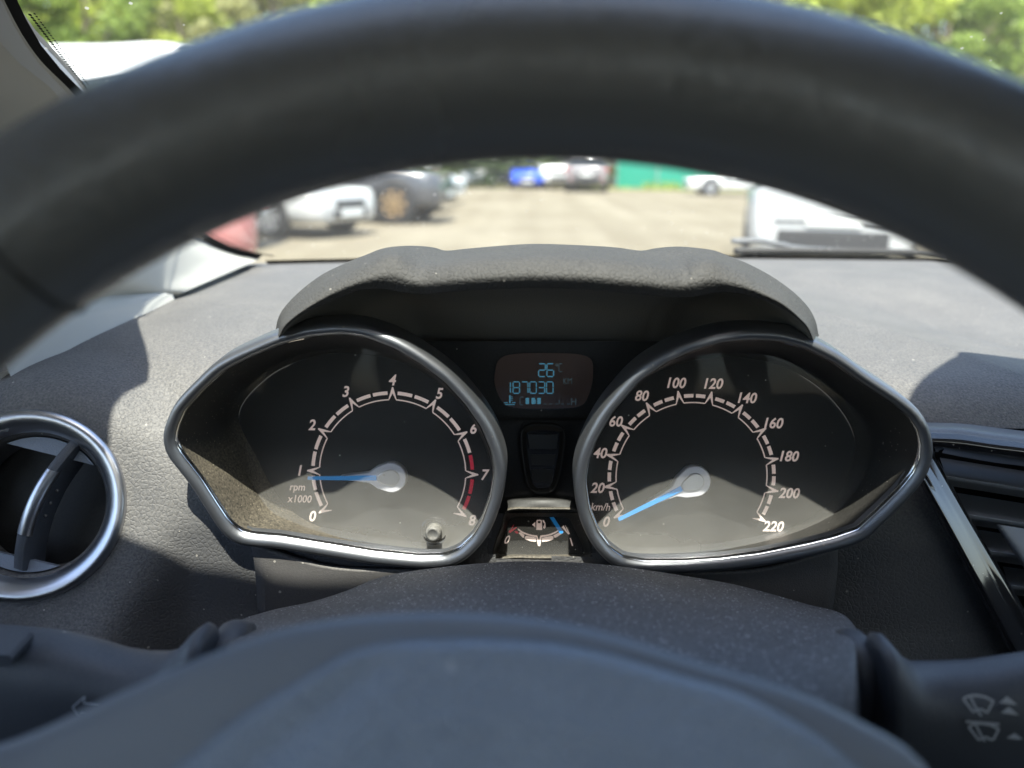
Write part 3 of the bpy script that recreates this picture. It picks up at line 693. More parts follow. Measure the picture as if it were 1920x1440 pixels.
for k, ch in enumerate('187030'):
    seven(ch, 962+(k-1)*15.7 if k else 945.5, 716, 12.2 if k else 11.5, 21.5, 2.1, M['lcd'])
for seg_ in (((1057, 709), (1057, 720)), ((1062, 709), (1057.5, 714.5)), ((1057.5, 714.5), (1062, 720)), ((1065, 709), (1065, 720)), ((1072, 709), (1072, 720)), ((1065, 709), (1068.5, 713.5)), ((1068.5, 713.5), (1072, 709))):
    line('unit_segment', *seg_, 1.2, M['lcddim'], scr)
line('thermometer_icon', (956, 741), (956, 756), 2.6, M['lcd'], scr)
for k in range(3): line('thermometer_icon', (958, 744+k*3.2), (961.5, 744+k*3.2), 1.2, M['lcd'], scr)
for x0, x1, yy in ((945, 952, 755), (960, 967, 755), (947, 965, 758.5)): line('thermometer_icon', (x0, yy), (x1, yy), 1.5, M['lcd'], scr)
seven('C', 975, 744.5, 6.5, 14.5, 1.5, M['lcddim'])
for k in range(3): bar('level_bar', [(985.5+k*11, 746), (992+k*11, 746), (992+k*11, 757.5), (985.5+k*11, 757.5)], M['lcd'], scr)
line('level_dash', (1004.5, 749), (1004.5, 757), 1.2, M['lcd'], scr)
for x0 in (1019, 1030, 1041.5, 1052, 1063): line('level_dash', (x0, 757.5), (x0+5.5, 757.5), 1.3, M['lcddim'], scr)
line('level_dash', (1048.5, 749.5), (1048.5, 758), 1.3, M['lcddim'], scr)
seven('H', 1071.5, 746, 8, 14, 1.6, M['lcddim'])
D1 = np.array([cp(x, y, .0046) for x, y in crom(inset(dl, -2), 60, True)])
mk('display_lens', D1, [tuple(range(60))], M['lcdglass'], LCD, False)

FUE = thing('fuel_gauge', 'small fuel gauge with blue needle and pump symbol low between the dials', 'gauge')
fo = np.array([(952, 957), (1018, 955), (1084, 958), (1096, 985), (1110, 1043), (1060, 1046), (1018, 1047), (970, 1046), (924, 1043), (940, 985)])
fi = np.array([(962, 970), (1018, 969), (1062, 971), (1076, 990), (1094, 1036), (1060, 1039), (1018, 1040), (970, 1039), (934, 1036), (950, 990)])
fo3 = np.array([cp(x, y, .018) for x, y in crom(fo, 80, True)]); fi3 = np.array([cp(x, y, .004) for x, y in crom(fi, 80, True)])
loft('housing_wall', [fo3-N1*.004, fo3, fo3+(fi3-fo3)*.3, fo3+(fi3-fo3)*.7, fi3], M['pod'], FUE)
fp = mk('dial_plate', fi3+N1*.0002, [tuple(range(80))], M['face'], FUE, False)
def fpt(x, y, h=.0045): return cp(x, y, h)
def fpoly(name, pts, mt, th_=.00012): return prism(name, np.array([fpt(*q) for q in pts]), N1*th_, mt, fp)
z2 = lambda x, y: (920+x*.09896, 950+y*.09892)
def Z(l): return [z2(*q) for q in l]
arc = [(515, 410), (600, 470), (700, 510), (790, 535), (880, 545)]
fpoly('scale_line', Z(arc)+Z([(x, y+32) for x, y in arc[::-1]]), M['print'])
arc = [(945, 545), (1040, 535), (1140, 510), (1230, 470), (1300, 425)]
fpoly('scale_line', Z(arc)+Z([(x, y+32) for x, y in arc[::-1]]), M['print'])
fpoly('scale_segment', Z([(530, 500), (560, 480), (640, 535), (630, 590), (600, 580)]), M['print'])
fpoly('scale_segment', Z([(645, 580), (670, 550), (860, 585), (858, 665), (760, 655), (650, 615)]), M['print'])
fpoly('scale_segment', Z([(968, 590), (1170, 550), (1192, 575), (1185, 620), (1080, 655), (975, 668)]), M['print'])
fpoly('scale_segment', Z([(1185, 545), (1330, 470), (1380, 490), (1260, 570), (1215, 590)]), M['print'])
fpoly('tick', Z([(862, 560), (885, 555), (910, 630), (918, 630), (940, 555), (968, 560), (940, 735), (920, 752), (895, 735)]), M['print'])
fpoly('tick', Z([(1345, 385), (1385, 355), (1400, 385), (1460, 490), (1410, 340), (1500, 515), (1470, 525)]), M['print'])
fpoly('tick', Z([(345, 460), (385, 430), (435, 340), (440, 350), (395, 440), (480, 385), (500, 395), (405, 470), (375, 495), (345, 490)]), M['printred'])
fpoly('scale_segment', Z([(450, 475), (480, 455), (525, 480), (520, 505), (490, 508)]), M['printred'])
def fnum(s, x, y, size, shear): text('numeral', s, size, fpt(*z2(x, y)), U1, V1, N1, M['print'], fp, shear, .00006, .85)
fnum('0', 315, 625, .0062, .45); fnum('1', 1530, 670, .0060, -.35)
fpoly('pump_symbol', Z([(868, 265), (885, 250), (955, 250), (970, 265), (975, 440), (865, 440)]), M['print'])
fpoly('pump_symbol', Z([(785, 340), (845, 290), (845, 395)]), M['print'])
fpoly('pump_symbol', Z([(985, 250), (1010, 260), (1035, 310), (1040, 390), (1020, 415), (995, 405), (990, 350), (1010, 395), (1018, 320), (985, 275)]), M['print'])
fpoly('pump_symbol', Z([(892, 270), (945, 270), (945, 310), (892, 310)]), M['face'], .0003)
prism('needle', np.array([fpt(*z2(*q), .0075) for q in [(1120, 200), (1195, 195), (1375, 470), (1350, 500), (1310, 495)]]), N1*.001, M['needle'], FUE)
f_l = fo3+(fi3-fo3)*.55; mk('lens', f_l, [tuple(range(80))], M['fuellens'], FUE, False)
# ================================================================== steering wheel
WT = R(25)
WN = np.array([0, -math.cos(WT), math.sin(WT)]); WU = np.array([0, math.sin(WT), math.cos(WT)]); WX = np.array([1., 0, 0])
WC = CAM+np.array([.004, .1005, -.1440])
WHEEL = thing('steering_wheel', 'black leather steering wheel with a grey padded hub in the foreground', 'steering wheel')
RR = .180
def wpt(a, r=RR, h=0.0): return WC+WX*r*math.sin(a)+WU*r*math.cos(a)+WN*h
path = np.array([wpt(a) for a in np.linspace(0, 2*math.pi, 200, endpoint=False)])
radial = np.array([(p-WC)/np.linalg.norm(p-WC) for p in path])
an = np.linspace(0, 2*math.pi, 200, endpoint=False)
sw = 1+.10*np.exp(-((np.abs(((an+math.pi) % (2*math.pi))-math.pi)-R(62))/R(10))**2)      # thumb swells
prof = [(.0170*math.cos(t)*(1+.05*math.cos(2*t)), .0185*math.sin(t)) for t in np.arange(36)*2*math.pi/36]
sweep('rim', path, prof, M['leather'], WHEEL, True, up=radial, scale=sw)
for a in (R(-38.5), R(38.5), R(-75), R(75)):            # seams where the leather pieces meet
    t_ = (wpt(a+.01)-wpt(a-.01)); t_ /= np.linalg.norm(t_); rd = (wpt(a)-WC)/RR; sd_ = np.cross(t_, rd)
    k = 1+.10*math.exp(-((abs(a)-R(62))/R(10))**2)
    lp_ = np.array([wpt(a)+sd_*x*k*1.004+rd*y*k*1.004 for x, y in prof])
    sweep('seam', lp_, circ(6, .0006), M['stitch'], WHEEL, True, up=np.repeat(t_[None], len(lp_), 0))
# hub: cover with two spokes, and the airbag pad
HP = WC-WN*.020
def onhub(px, py, h=0.0): return PP(px, py, HP+WN*h, WN)
def hub2(p): v = p-HP; return np.dot(v, WX), np.dot(v, WU)
topc = [(0, 1397), (200, 1310), (420, 1216), (560, 1174), (740, 1153), (930, 1155), (1100, 1180), (1300, 1240), (1500, 1302), (1640, 1368), (1740, 1437)]
tp = [hub2(onhub(*q)) for q in topc]
lo_ = [(-.172, .0), (-.165, .012)]
outl = [(-.174, -.03), (-.172, tp[0][1]-.024), (-.152, tp[0][1]-.010)]+tp+[(.10, .012), (.166, .004), (.168, -.012), (.12, -.028), (.07, -.05), (.04, -.09), (.02, -.165), (-.02, -.165), (-.04, -.09), (-.07, -.06), (-.12, -.045)]
ol = resample(crom(outl, 260, True), 200)
def h3(l2, h, k=1.0, c=(0, 0)): return np.array([HP+WX*(c[0]+(x-c[0])*k)+WU*(c[1]+(y-c[1])*k)+WN*h for x, y in l2])
oi = inset(ol, .005); oj = inset(ol, .0015)
hb = loft('hub_cover', [h3(inset(ol, .016), -.03), h3(inset(ol, .0022), -.005), h3(ol, -.002), h3(oj, -.0003), h3(oi, .001), h3(inset(ol, .012), .0022)], M['hubtrim'], WHEEL, cap1=True)
padc = [(400, 1378), (576, 1263), (684, 1211), (820, 1197), (975, 1200), (1111, 1219), (1280, 1268), (1415, 1311), (1585, 1415)]
pp_ = [hub2(onhub(*q, .002)) for q in padc]
pdl = [(pp_[0][0]-.012, pp_[0][1]-.018)]+pp_+[(pp_[-1][0]+.008, pp_[-1][1]-.014), (.064, -.03), (.045, -.062), (0, -.074), (-.045, -.062), (-.066, -.03)]
pd = resample(crom(pdl, 260, True), 160); pcx = (.004, -.012)
def ph(k, h): return h3(pd, h, k, pcx)
KH = np.array([(1.0, -.002), (.995, .0025), (.975, .0045), (.93, .006), (.8, .0105), (.6, .015), (.4, .018), (.2, .0195), (.03, .02)])
kk = np.concatenate([[1.0, .995, .985, .975, .955], np.linspace(.93, .03, 60)]); order = np.argsort(KH[:, 0])
hh = np.interp(kk, KH[order, 0], KH[order, 1])
cra = np.array([hub2(onhub(*q, .006)) for q in ((462, 1445), (560, 1365), (640, 1300), (705, 1245))]); cra = crom(cra, 40)
loops = []
for k_, h_ in zip(kk, hh):
    l2 = np.array([(pcx[0]+(x-pcx[0])*k_, pcx[1]+(y-pcx[1])*k_) for x, y in pd])
    dd_ = np.min(np.linalg.norm(l2[:, None]-cra[None], axis=2), axis=1)          # valley pressed into the pad on the left
    loops.append(np.array([HP+WX*x+WU*y+WN*(h_-.0016*math.exp(-(q/.0032)**2)) for (x, y), q in zip(l2, dd_)]))
loft('airbag_pad', loops, M['hubpad'], WHEEL, cap1=True)
# spoke switch pods are part of the cover; column boss behind the hub
bc = [WC-WN*d for d in (.035, .11)]
a2, b2 = WX, WU
loft('column_boss', [np.array([bc[0]+a2*x+b2*y for x, y in circ(32, .05)]), np.array([bc[1]+a2*x+b2*y for x, y in circ(32, .045)])], M['black'], WHEEL)

# ================================================================== steering column shroud
SHR = thing('steering_column_shroud', 'dusty black plastic shroud over the steering column', 'column shroud')
tops = [(418, 1232), (432, 1178), (500, 1152), (575, 1136), (640, 1116), (700, 1092), (760, 1078), (900, 1062), (1020, 1058), (1150, 1066), (1300, 1088), (1380, 1102), (1450, 1120), (1520, 1140), (1570, 1152), (1598, 1168), (1606, 1200), (1600, 1320)]
Yt = [.270, .285, .300, .308, .314, .318, .322, .326, .327, .326, .322, .318, .314, .308, .300, .292, .285, .270]
def off(p, dy): return p+np.array([0, -dy*.906, dy*.40])
e0 = np.array([P(x, y, Y) for (x, y), Y in zip(tops, Yt)])
rows = [e0+np.array([0, .012, -.05]), e0+np.array([0, .010, -.012]), e0+np.array([0, .006, -.002]), e0]
for dy, dp in ((.012, 7), (.03, 20), (.06, 46), (.09, 80), (.12, 125), (.14, 175), (.155, 240)):
    n_ = len(e0)-1
    rows.append(np.array([P(x, y+dp*(.55+.45*min(1, i/5, (n_-i)/5)), Y-dy*.9) for i, ((x, y), Y) in enumerate(zip(tops, Yt))]))
patch('shroud_top', rows, 48, 160, M['shroud'], SHR)
low = [e0[0]+np.array([.0, 0, -.02]), e0[-1]+np.array([0, 0, -.02])]
box('shroud_base', (.012, .235, CAM[2]-.238), (.13, .12, .05), M['black'], SHR, .012)

# ================================================================== stalks
def stalk_sections(sec, Y, ry):
    """sec: (px, top py, bottom py [, depth factor, Y])"""
    L = []
    for s in sec:
        px, t, b = s[:3]; k = s[3] if len(s) > 3 else 1.0; YY = s[4] if len(s) > 4 else Y
        pt, pb = P(px, t, YY), P(px, b, YY); c = (pt+pb)/2; hv = (pt-pb)/2
        dirn = np.array([0, -math.cos(R(20)), math.sin(R(20))*.0]); dirn /= np.linalg.norm(dirn)
        ang = np.arange(40)*2*math.pi/40
        e = 2.6
        cs, sn = np.cos(ang), np.sin(ang)
        L.append(np.array([c+hv*np.sign(s_)*abs(s_)**(2/e)+dirn*ry*k*np.sign(c_)*abs(c_)**(2/e) for c_, s_ in zip(cs, sn)]))
    return L
def surf(sec, Y, ry):
    S = [(s[0], s[1], s[2], s[3] if len(s) > 3 else 1.0, s[4] if len(s) > 4 else Y) for s in sec]; S.sort()
    A = np.array(S)
    def f(px, py, lift=.0004):
        t, b, k, YY = (np.interp(px, A[:, 0], A[:, i]) for i in (1, 2, 3, 4))
        v = max(-.999, min(.999, (2*py-t-b)/(b-t))); d = ry*k*(1-abs(v)**2.6)**(1/2.6)
        return P(px, py, YY-d-lift)
    return f
def ribbon(name, fn, pts, wd, mt, parent, closed=False):
    p = np.array(pts, float)
    if closed: p = np.vstack([p, p[:1]])
    q = resample(p, max(2, int(np.sum(np.linalg.norm(np.diff(p, axis=0), axis=1))/3)+1), False)
    t = np.gradient(q, axis=0); t /= np.linalg.norm(t, axis=1)[:, None]; n_ = np.stack([-t[:, 1], t[:, 0]], 1)*wd/2
    v = [fn(*a) for a in q+n_]+[fn(*a) for a in q-n_]; k = len(q)
    return mk(name, v, [(i, i+1, k+i+1, k+i) for i in range(k-1)], mt, parent, False)
def fillp(name, fn, pts, mt, parent):
    return mk(name, [fn(*q) for q in pts], [tuple(range(len(pts)))], mt, parent, False)

WST = thing('wiper_stalk', 'black wiper stalk with printed grey wiper symbols on the right of the column', 'stalk')
SY, SR = .232, .0125
neck = [(1580, 1196, 1345, .9), (1596, 1190, 1345, 1), (1622, 1194, 1346, 1), (1638, 1207, 1345, .95), (1648, 1222, 1340, .85), (1652, 1230, 1335, .4)]
loft('stalk_neck', stalk_sections(neck, SY+.012, SR), M['stalk'], WST, cap0=True, cap1=True)
body = [(1643, 1262, 1380, .4), (1641, 1212, 1405, .85), (1648, 1197, 1412, 1), (1664, 1200, 1420, 1.02), (1684, 1222, 1426, 1.02), (1702, 1243, 1432, 1.02), (1722, 1254, 1438, 1.02), (1780, 1253, 1446, 1.02), (1840, 1250, 1452, 1.02), (1900, 1240, 1458, 1), (1990, 1226, 1462, .98), (2100, 1222, 1466, .95), (2130, 1240, 1440, .8), (2138, 1290, 1390, .3)]
bd = loft('lever', stalk_sections(body, SY, SR), M['stalk'], WST, cap0=True, cap1=True)
fn = surf(body[2:-2], SY, SR)
def z5(x, y): return (1740+x/8, 1260+y/8)
def Zs(l): return [z5(*q) for q in l]
def fan(o, dx, dy, w_):
    a = Zs([(525+dx, 405+dy), (600+dx, 365+dy), (720+dx, 350+dy), (860+dx, 375+dy), (985+dx, 440+dy)])
    ribbon('wiper_symbol', fn, a, w_, M['icon'], bd)
    ribbon('wiper_symbol', fn, Zs([(530+dx, 405+dy), (680+dx, 600+dy), (740+dx, 565+dy), (800+dx, 560+dy), (890+dx, 610+dy), (980+dx, 440+dy)]), w_, M['icon'], bd)
    ribbon('wiper_symbol', fn, Zs([(640+dx, 385+dy), (735+dx, 570+dy), (800+dx, 660+dy)]), w_*.9, M['icon'], bd)
fan(0, 0, 0, 4.6); fan(0, 82, 420, 4.6)
ribbon('wiper_symbol', fn, Zs([(565, 742), (1070, 785)]), 4.6, M['icon'], bd)
fillp('arrow_symbol', fn, Zs([(1185, 365), (1340, 495), (1070, 462)]), M['icon'], bd)
fillp('arrow_symbol', fn, Zs([(1215, 525), (1365, 650), (1095, 612)]), M['icon'], bd)
fillp('arrow_symbol', fn, Zs([(1300, 915), (1460, 1035), (1180, 990)]), M['icon'], bd)

IST = thing('turn_signal_stalk', 'black indicator stalk with an outlined arrow on the left of the column', 'stalk')
neck = [(462, 1182, 1290, .9), (446, 1176, 1296, 1), (424, 1176, 1296, 1), (408, 1182, 1294, .95), (396, 1196, 1288, .7)]
loft('stalk_neck', stalk_sections(neck, SY+.014, SR), M['stalk'], IST, cap0=True, cap1=True)
body = [(388, 1240, 1310, .4), (393, 1200, 1330, .8), (388, 1185, 1340, .95), (376, 1180, 1346, 1.02), (364, 1188, 1350, 1.02), (350, 1200, 1352, 1.02), (334, 1219, 1354, 1.02), (318, 1233, 1356, 1.02), (300, 1237, 1360, 1.02), (260, 1236, 1366, 1.02), (221, 1230, 1372, 1.04), (187, 1219, 1380, 1.07), (146, 1207, 1388, 1.1), (91, 1195, 1398, 1.14), (40, 1190, 1406, 1.16), (-60, 1182, 1414, 1.16), (-180, 1180, 1416, 1.1), (-200, 1200, 1400, .9), (-208, 1260, 1330, .3)]
bd = loft('lever', stalk_sections(body, SY, SR), M['stalk'], IST, cap0=True, cap1=True)
fn = surf(body[2:-2], SY, SR)
bt = [P(x, y, SY-.004) for x, y in ((-80, 1182), (58, 1184), (64, 1190), (62, 1203), (56, 1206), (-80, 1200))]
prism('end_button', np.array(bt), np.array([0, -.012, -.001]), M['stalk'], bd)
z6 = lambda x, y: (x*.2604, 1140+y*.2604)
ribbon('arrow_symbol', fn, [z6(*q) for q in [(710, 690), (600, 685), (612, 635), (522, 715), (570, 785), (580, 745), (700, 760)]], 2.6, M['icon'], bd)

# ================================================================== left round air vent
VNT = thing('round_air_vent', 'round air vent with a satin chrome ring at the left end of the dashboard', 'air vent')
def vp(a, r, h=0.0): return VC+VU*r*math.cos(a)+VV*r*math.sin(a)+VN*h
def vl(r, h, n=120): return np.array([vp(k*2*math.pi/n, r, h) for k in range(n)])
loft('chrome_ring', [vl(VR+.0015, -.012), vl(VR+.0012, -.001), vl(VR+.0002, .0012), vl(VR-.0022, .0018), vl(VR-.0050, .0006), vl(VR-.0078, -.0025), vl(VR-.0098, -.0065)], M['chrome'], VNT)
loft('inner_collar', [vl(VR-.0096, -.0062), vl(VR-.0112, -.0085), vl(VR-.0120, -.016), vl(VR-.013, -.03)], M['ledge'], VNT)
mk('vent_back', vl(VR-.011, -.034), [tuple(range(120))], M['black'], VNT, False)
# the barrel: a disc with blades turned a little, and a tilted handle blade with a bright grip
RB = VR-.0122
def bp(u, v, h): return VC+VU*u+VV*v+VN*h
hl = []                                            # handle blade runs from lower left to upper right
A_ = np.array([math.cos(R(67)), math.sin(R(67))]); B_ = np.array([A_[1], -A_[0]])
def hb_(s, t, h): q = A_*s+B_*t; return bp(q[0]+.008, q[1], h)
S_ = np.linspace(-.034, .034, 17)
cv = lambda s: -.004+.010*math.cos(s/.034*1.2)-.009
bow = lambda s: -.0045*(1-(s/.034)**2)
rows = [[hb_(s, -.0028+bow(s), cv(s)-.012) for s in S_], [hb_(s, -.0026+bow(s), cv(s)+.001) for s in S_], [hb_(s, -.0015+bow(s), cv(s)+.003) for s in S_], [hb_(s, .0015+bow(s), cv(s)+.003) for s in S_], [hb_(s, .0028+bow(s), cv(s)+.001) for s in S_], [hb_(s, .0055+bow(s), cv(s)-.014) for s in S_]]
hd = patch('handle_blade', rows, 20, 40, M['stalk'], VNT)
S2 = np.linspace(-.017, .0165, 12)
rows = [[hb_(s, -.0030+bow(s), cv(s)+.0004) for s in S2], [hb_(s, -.0027+bow(s), cv(s)+.0026) for s in S2], [hb_(s, -.0008+bow(s), cv(s)+.0040) for s in S2], [hb_(s, .0013+bow(s), cv(s)+.0038) for s in S2], [hb_(s, .0030+bow(s), cv(s)+.0018) for s in S2], [hb_(s, .0032+bow(s), cv(s)-.001) for s in S2]]
patch('grip', rows, 14, 24, M['chrome'], hd)
for s in (-.006, .0005, .007):
    c_ = hb_(s, .0055+bow(s), cv(s)-.004)
    loft('grip_dot', [np.array([c_+VU*.0007*x+VV*.0009*y+VN*h for x, y in circ(10, 1)]) for h in (0, .0006)], M['ledge'], hd, cap1=True)
# flat segments of the barrel above and below
def chord(name, h, s0, sgn):
    a0 = math.acos(s0/RB); pts = [(RB*math.cos(a), RB*math.sin(a)) for a in np.linspace(-a0, a0, 24)]
    D1_, D2_ = np.array([math.sin(R(17)), math.cos(R(17))])*sgn, np.array([math.cos(R(17)), -math.sin(R(17))])
    q = [D1_*c_+D2_*s_ for c_, s_ in pts]
    prism(name, np.array([bp(u, v, h) for u, v in q]), VN*-.004, M['hubtrim'], VNT)
chord('barrel_segment', -.0095, .0255, 1); chord('barrel_segment', -.0095, .0265, -1)

# ================================================================== centre air vent on the right
CV = thing('centre_air_vent', 'dark louvred air vent in a glossy black frame right of the dials', 'air vent')
def strip(name, ctr, mt, n=40, parent=CV):
    """ctr: rows of control points (px,py,Y)"""
    return patch(name, [[P(*q) for q in r_] for r_ in ctr], 14, n, mt, parent)
# diagonal gloss strip: outer flat, crease, inner flat, lip
strip('gloss_strip', [[(1724, 905, .350), (1760, 975, .346), (1805, 1062, .342), (1850, 1148, .338), (1898, 1236, .334), (1960, 1350, .330)],
                      [(1729, 896, .339), (1766, 968, .335), (1810, 1055, .331), (1855, 1140, .327), (1903, 1230, .323), (1966, 1345, .319)],
                      [(1733, 884, .3415), (1776, 955, .3375), (1824, 1040, .3335), (1870, 1125, .3295), (1919, 1215, .3255), (1985, 1330, .3215)],
                      [(1741, 866, .3450), (1783, 938, .3410), (1832, 1024, .3370), (1880, 1110, .3330), (1930, 1200, .3290), (1998, 1315, .3250)],
                      [(1749, 848, .3500), (1798, 935, .3460), (1846, 1018, .3420), (1895, 1100, .3380), (1945, 1185, .3340), (2010, 1300, .3300)],
                      [(1750, 846, .38), (1799, 933, .38), (1847, 1016, .38), (1896, 1098, .38), (1946, 1183, .38), (2011, 1298, .38)]], M['gloss'])
# top bar: satin ledge, then gloss front
strip('top_ledge', [[(1734, 792, .372), (1800, 794, .372), (1870, 802, .372), (1950, 812, .372), (2330, 860, .372)], [(1738, 800, .352), (1800, 802, .352), (1870, 812, .352), (1950, 822, .352), (2330, 872, .352)], [(1742, 812, .345), (1800, 816, .345), (1870, 826, .345), (1950, 836, .345), (2330, 886, .345)]], mat('ledge_grey', (.10, .105, .115), .4, dust=(.03, 500, .1)))
strip('gloss_bar', [[(1742, 812, .345), (1800, 815, .345), (1870, 825, .345), (1950, 835, .345), (2330, 885, .345)], [(1744, 826, .341), (1800, 830, .341), (1870, 840, .341), (1950, 850, .341), (2330, 900, .341)], [(1748, 838, .344), (1800, 846, .344), (1870, 857, .344), (1950, 868, .344), (2330, 918, .344)], [(1750, 846, .36), (1800, 856, .36), (1870, 868, .36), (1950, 878, .36), (2330, 930, .36)]], M['gloss'])
sl = mat('louvre_grey', (.20, .21, .23), .42, spec=.5, dust=(.02, 500, .06))
for k, (x0, y0, x1, y1, hgt) in enumerate(((1762, 858, 2290, 994, 42), (1782, 922, 2290, 1053, 48), (1826, 992, 2290, 1107, 46), (1880, 1062, 2290, 1154, 42), (1920, 1130, 2290, 1212, 40), (1965, 1196, 2290, 1262, 40), (2000, 1262, 2290, 1318, 40))):
    n_ = 6; T = np.linspace(0, 1, n_)
    top_ = [(x0+(x1-x0)*t, y0+(y1-y0)*t*.62, .385) for t in T]; mid_ = [(x0+10+(x1-x0)*t, y0+hgt*.72+(y1-y0)*t*.62, .352) for t in T]
    lip = [(x0+12+(x1-x0)*t, y0+hgt*.86+(y1-y0)*t*.62, .349) for t in T]; un = [(x0+13+(x1-x0)*t, y0+hgt+(y1-y0)*t*.62, .354) for t in T]; bk = [(x0+13+(x1-x0)*t, y0+hgt+10+(y1-y0)*t*.62, .385) for t in T]
    strip('louvre_blade', [top_, mid_, lip, un, bk], sl)
strip('blade_divider', [[(1866, 985, .350), (1900, 1035, .346), (1950, 1110, .342), (2000, 1180, .34)], [(1875, 984, .343), (1910, 1034, .340), (1962, 1108, .337), (2014, 1178, .335)], [(1925, 992, .346), (1960, 1040, .342), (2010, 1115, .339), (2060, 1185, .337)]], sl)
strip('gloss_strip', [[(2280, 830, .36), (2290, 1000, .345), (2300, 1200, .33), (2310, 1600, .32)], [(2283, 830, .346), (2293, 1000, .335), (2303, 1200, .322), (2313, 1600, .312)], [(2318, 832, .346), (2328, 1000, .335), (2338, 1200, .322), (2348, 1600, .312)], [(2322, 834, .37), (2332, 1000, .36), (2342, 1200, .35), (2352, 1600, .34)]], M['gloss'])
mk('vent_back', [P(1700, 780, .42), P(2360, 800, .42), P(2360, 1600, .42), P(1700, 1500, .42)], [(0, 1, 2, 3)], M['black'], CV, False)
# ================================================================== the yard outside
GR = mat('sandy_ground', (.20, .172, .118), .95, spec=.1, brush=(9, .03))
N = GR.node_tree.nodes; L = GR.node_tree.links; tc_g = N.new('ShaderNodeTexCoord')
def gnoise(sc, det, vec=None):
    n_ = N.new('ShaderNodeTexNoise'); n_.inputs['Scale'].default_value = sc; n_.inputs['Detail'].default_value = det; L.new(vec or tc_g.outputs['Object'], n_.inputs['Vector']); return n_.outputs['Fac']
mp = N.new('ShaderNodeMapping'); mp.inputs['Scale'].default_value = (1.2, .05, 1); mp.inputs['Rotation'].default_value = (0, 0, R(8)); L.new(tc_g.outputs['Object'], mp.inputs['Vector'])
def gmath(op, x, y):
    n_ = N.new('ShaderNodeMath'); n_.operation = op
    for k_, q in enumerate((x, y)):
        if isinstance(q, (int, float)): n_.inputs[k_].default_value = q
        else: L.new(q, n_.inputs[k_])
    return n_.outputs[0]
gsum = gmath('ADD', gmath('ADD', gmath('MULTIPLY', gnoise(.30, 5), .9), gmath('MULTIPLY', gnoise(2.4, 6), .5)), gmath('MULTIPLY', gnoise(1.0, 3, mp.outputs[0]), .9))   # patches, stones, wheel tracks
rmp = N.new('ShaderNodeValToRGB'); rmp.color_ramp.elements[0].position = .85; rmp.color_ramp.elements[0].color = (.155, .132, .092, 1); rmp.color_ramp.elements[1].position = 1.45; rmp.color_ramp.elements[1].color = (.25, .222, .165, 1)
mrr = N.new('ShaderNodeMapRange'); mrr.inputs[1].default_value = .75; mrr.inputs[2].default_value = 1.55; L.new(gsum, mrr.inputs[0]); rmp.color_ramp.elements[0].position = .15; rmp.color_ramp.elements[1].position = .85
L.new(mrr.outputs[0], rmp.inputs[0]); L.new(rmp.outputs[0], N['Principled BSDF'].inputs['Base Color'])
gs = 300; gn = 40
gv = [(x, y, .015*math.sin(x*.7)*math.sin(y*.45) if abs(x) < 60 and 4 < y < 60 else 0) for y in np.linspace(-60, 400, gn) for x in np.linspace(-gs, gs, gn)]
grd = mk('ground', gv, grid_faces(gn, gn), GR); tag(grd, 'pale sandy gravel ground of the yard', 'ground', kind='structure')
def gp(px, py):
    d = ray(px, py); return CAM+d*(-CAM[2]/d[2])

tyre_m = mat('tyre_rubber', (.02, .02, .021), .85); glass_m = mat('car_window_dark', (.02, .025, .028), .06, spec=.7)
trim_m = mat('car_black_trim', (.025, .025, .027), .6); lamp_m = mat('headlamp_clear', (.55, .57, .6), .08, spec=.8, metal=.5); tail_m = mat('tail_lamp_red', (.35, .012, .012), .15)
plate_m = mat('number_plate_white', (.75, .75, .72), .5); under_m = mat('underbody_dark', (.015, .015, .015), .9)
def paint(name, c, rough=.28): return mat(name, c, rough, spec=.5, coat=.7, mottle=.03)
def lathe(name, prof, mt, parent, n=28, axis='y', c=(0, 0, 0)):
    loops = []
    for k in range(n):
        t = k*2*math.pi/n; loops.append([(c[0]+r*math.cos(t), c[1]+h, c[2]+r*math.sin(t)) for r, h in prof])
    loops.append(loops[0]); v = np.array(loops).reshape(-1, 3)
    return recalc(mk(name, v, grid_faces(n+1, len(prof)), mt, parent))
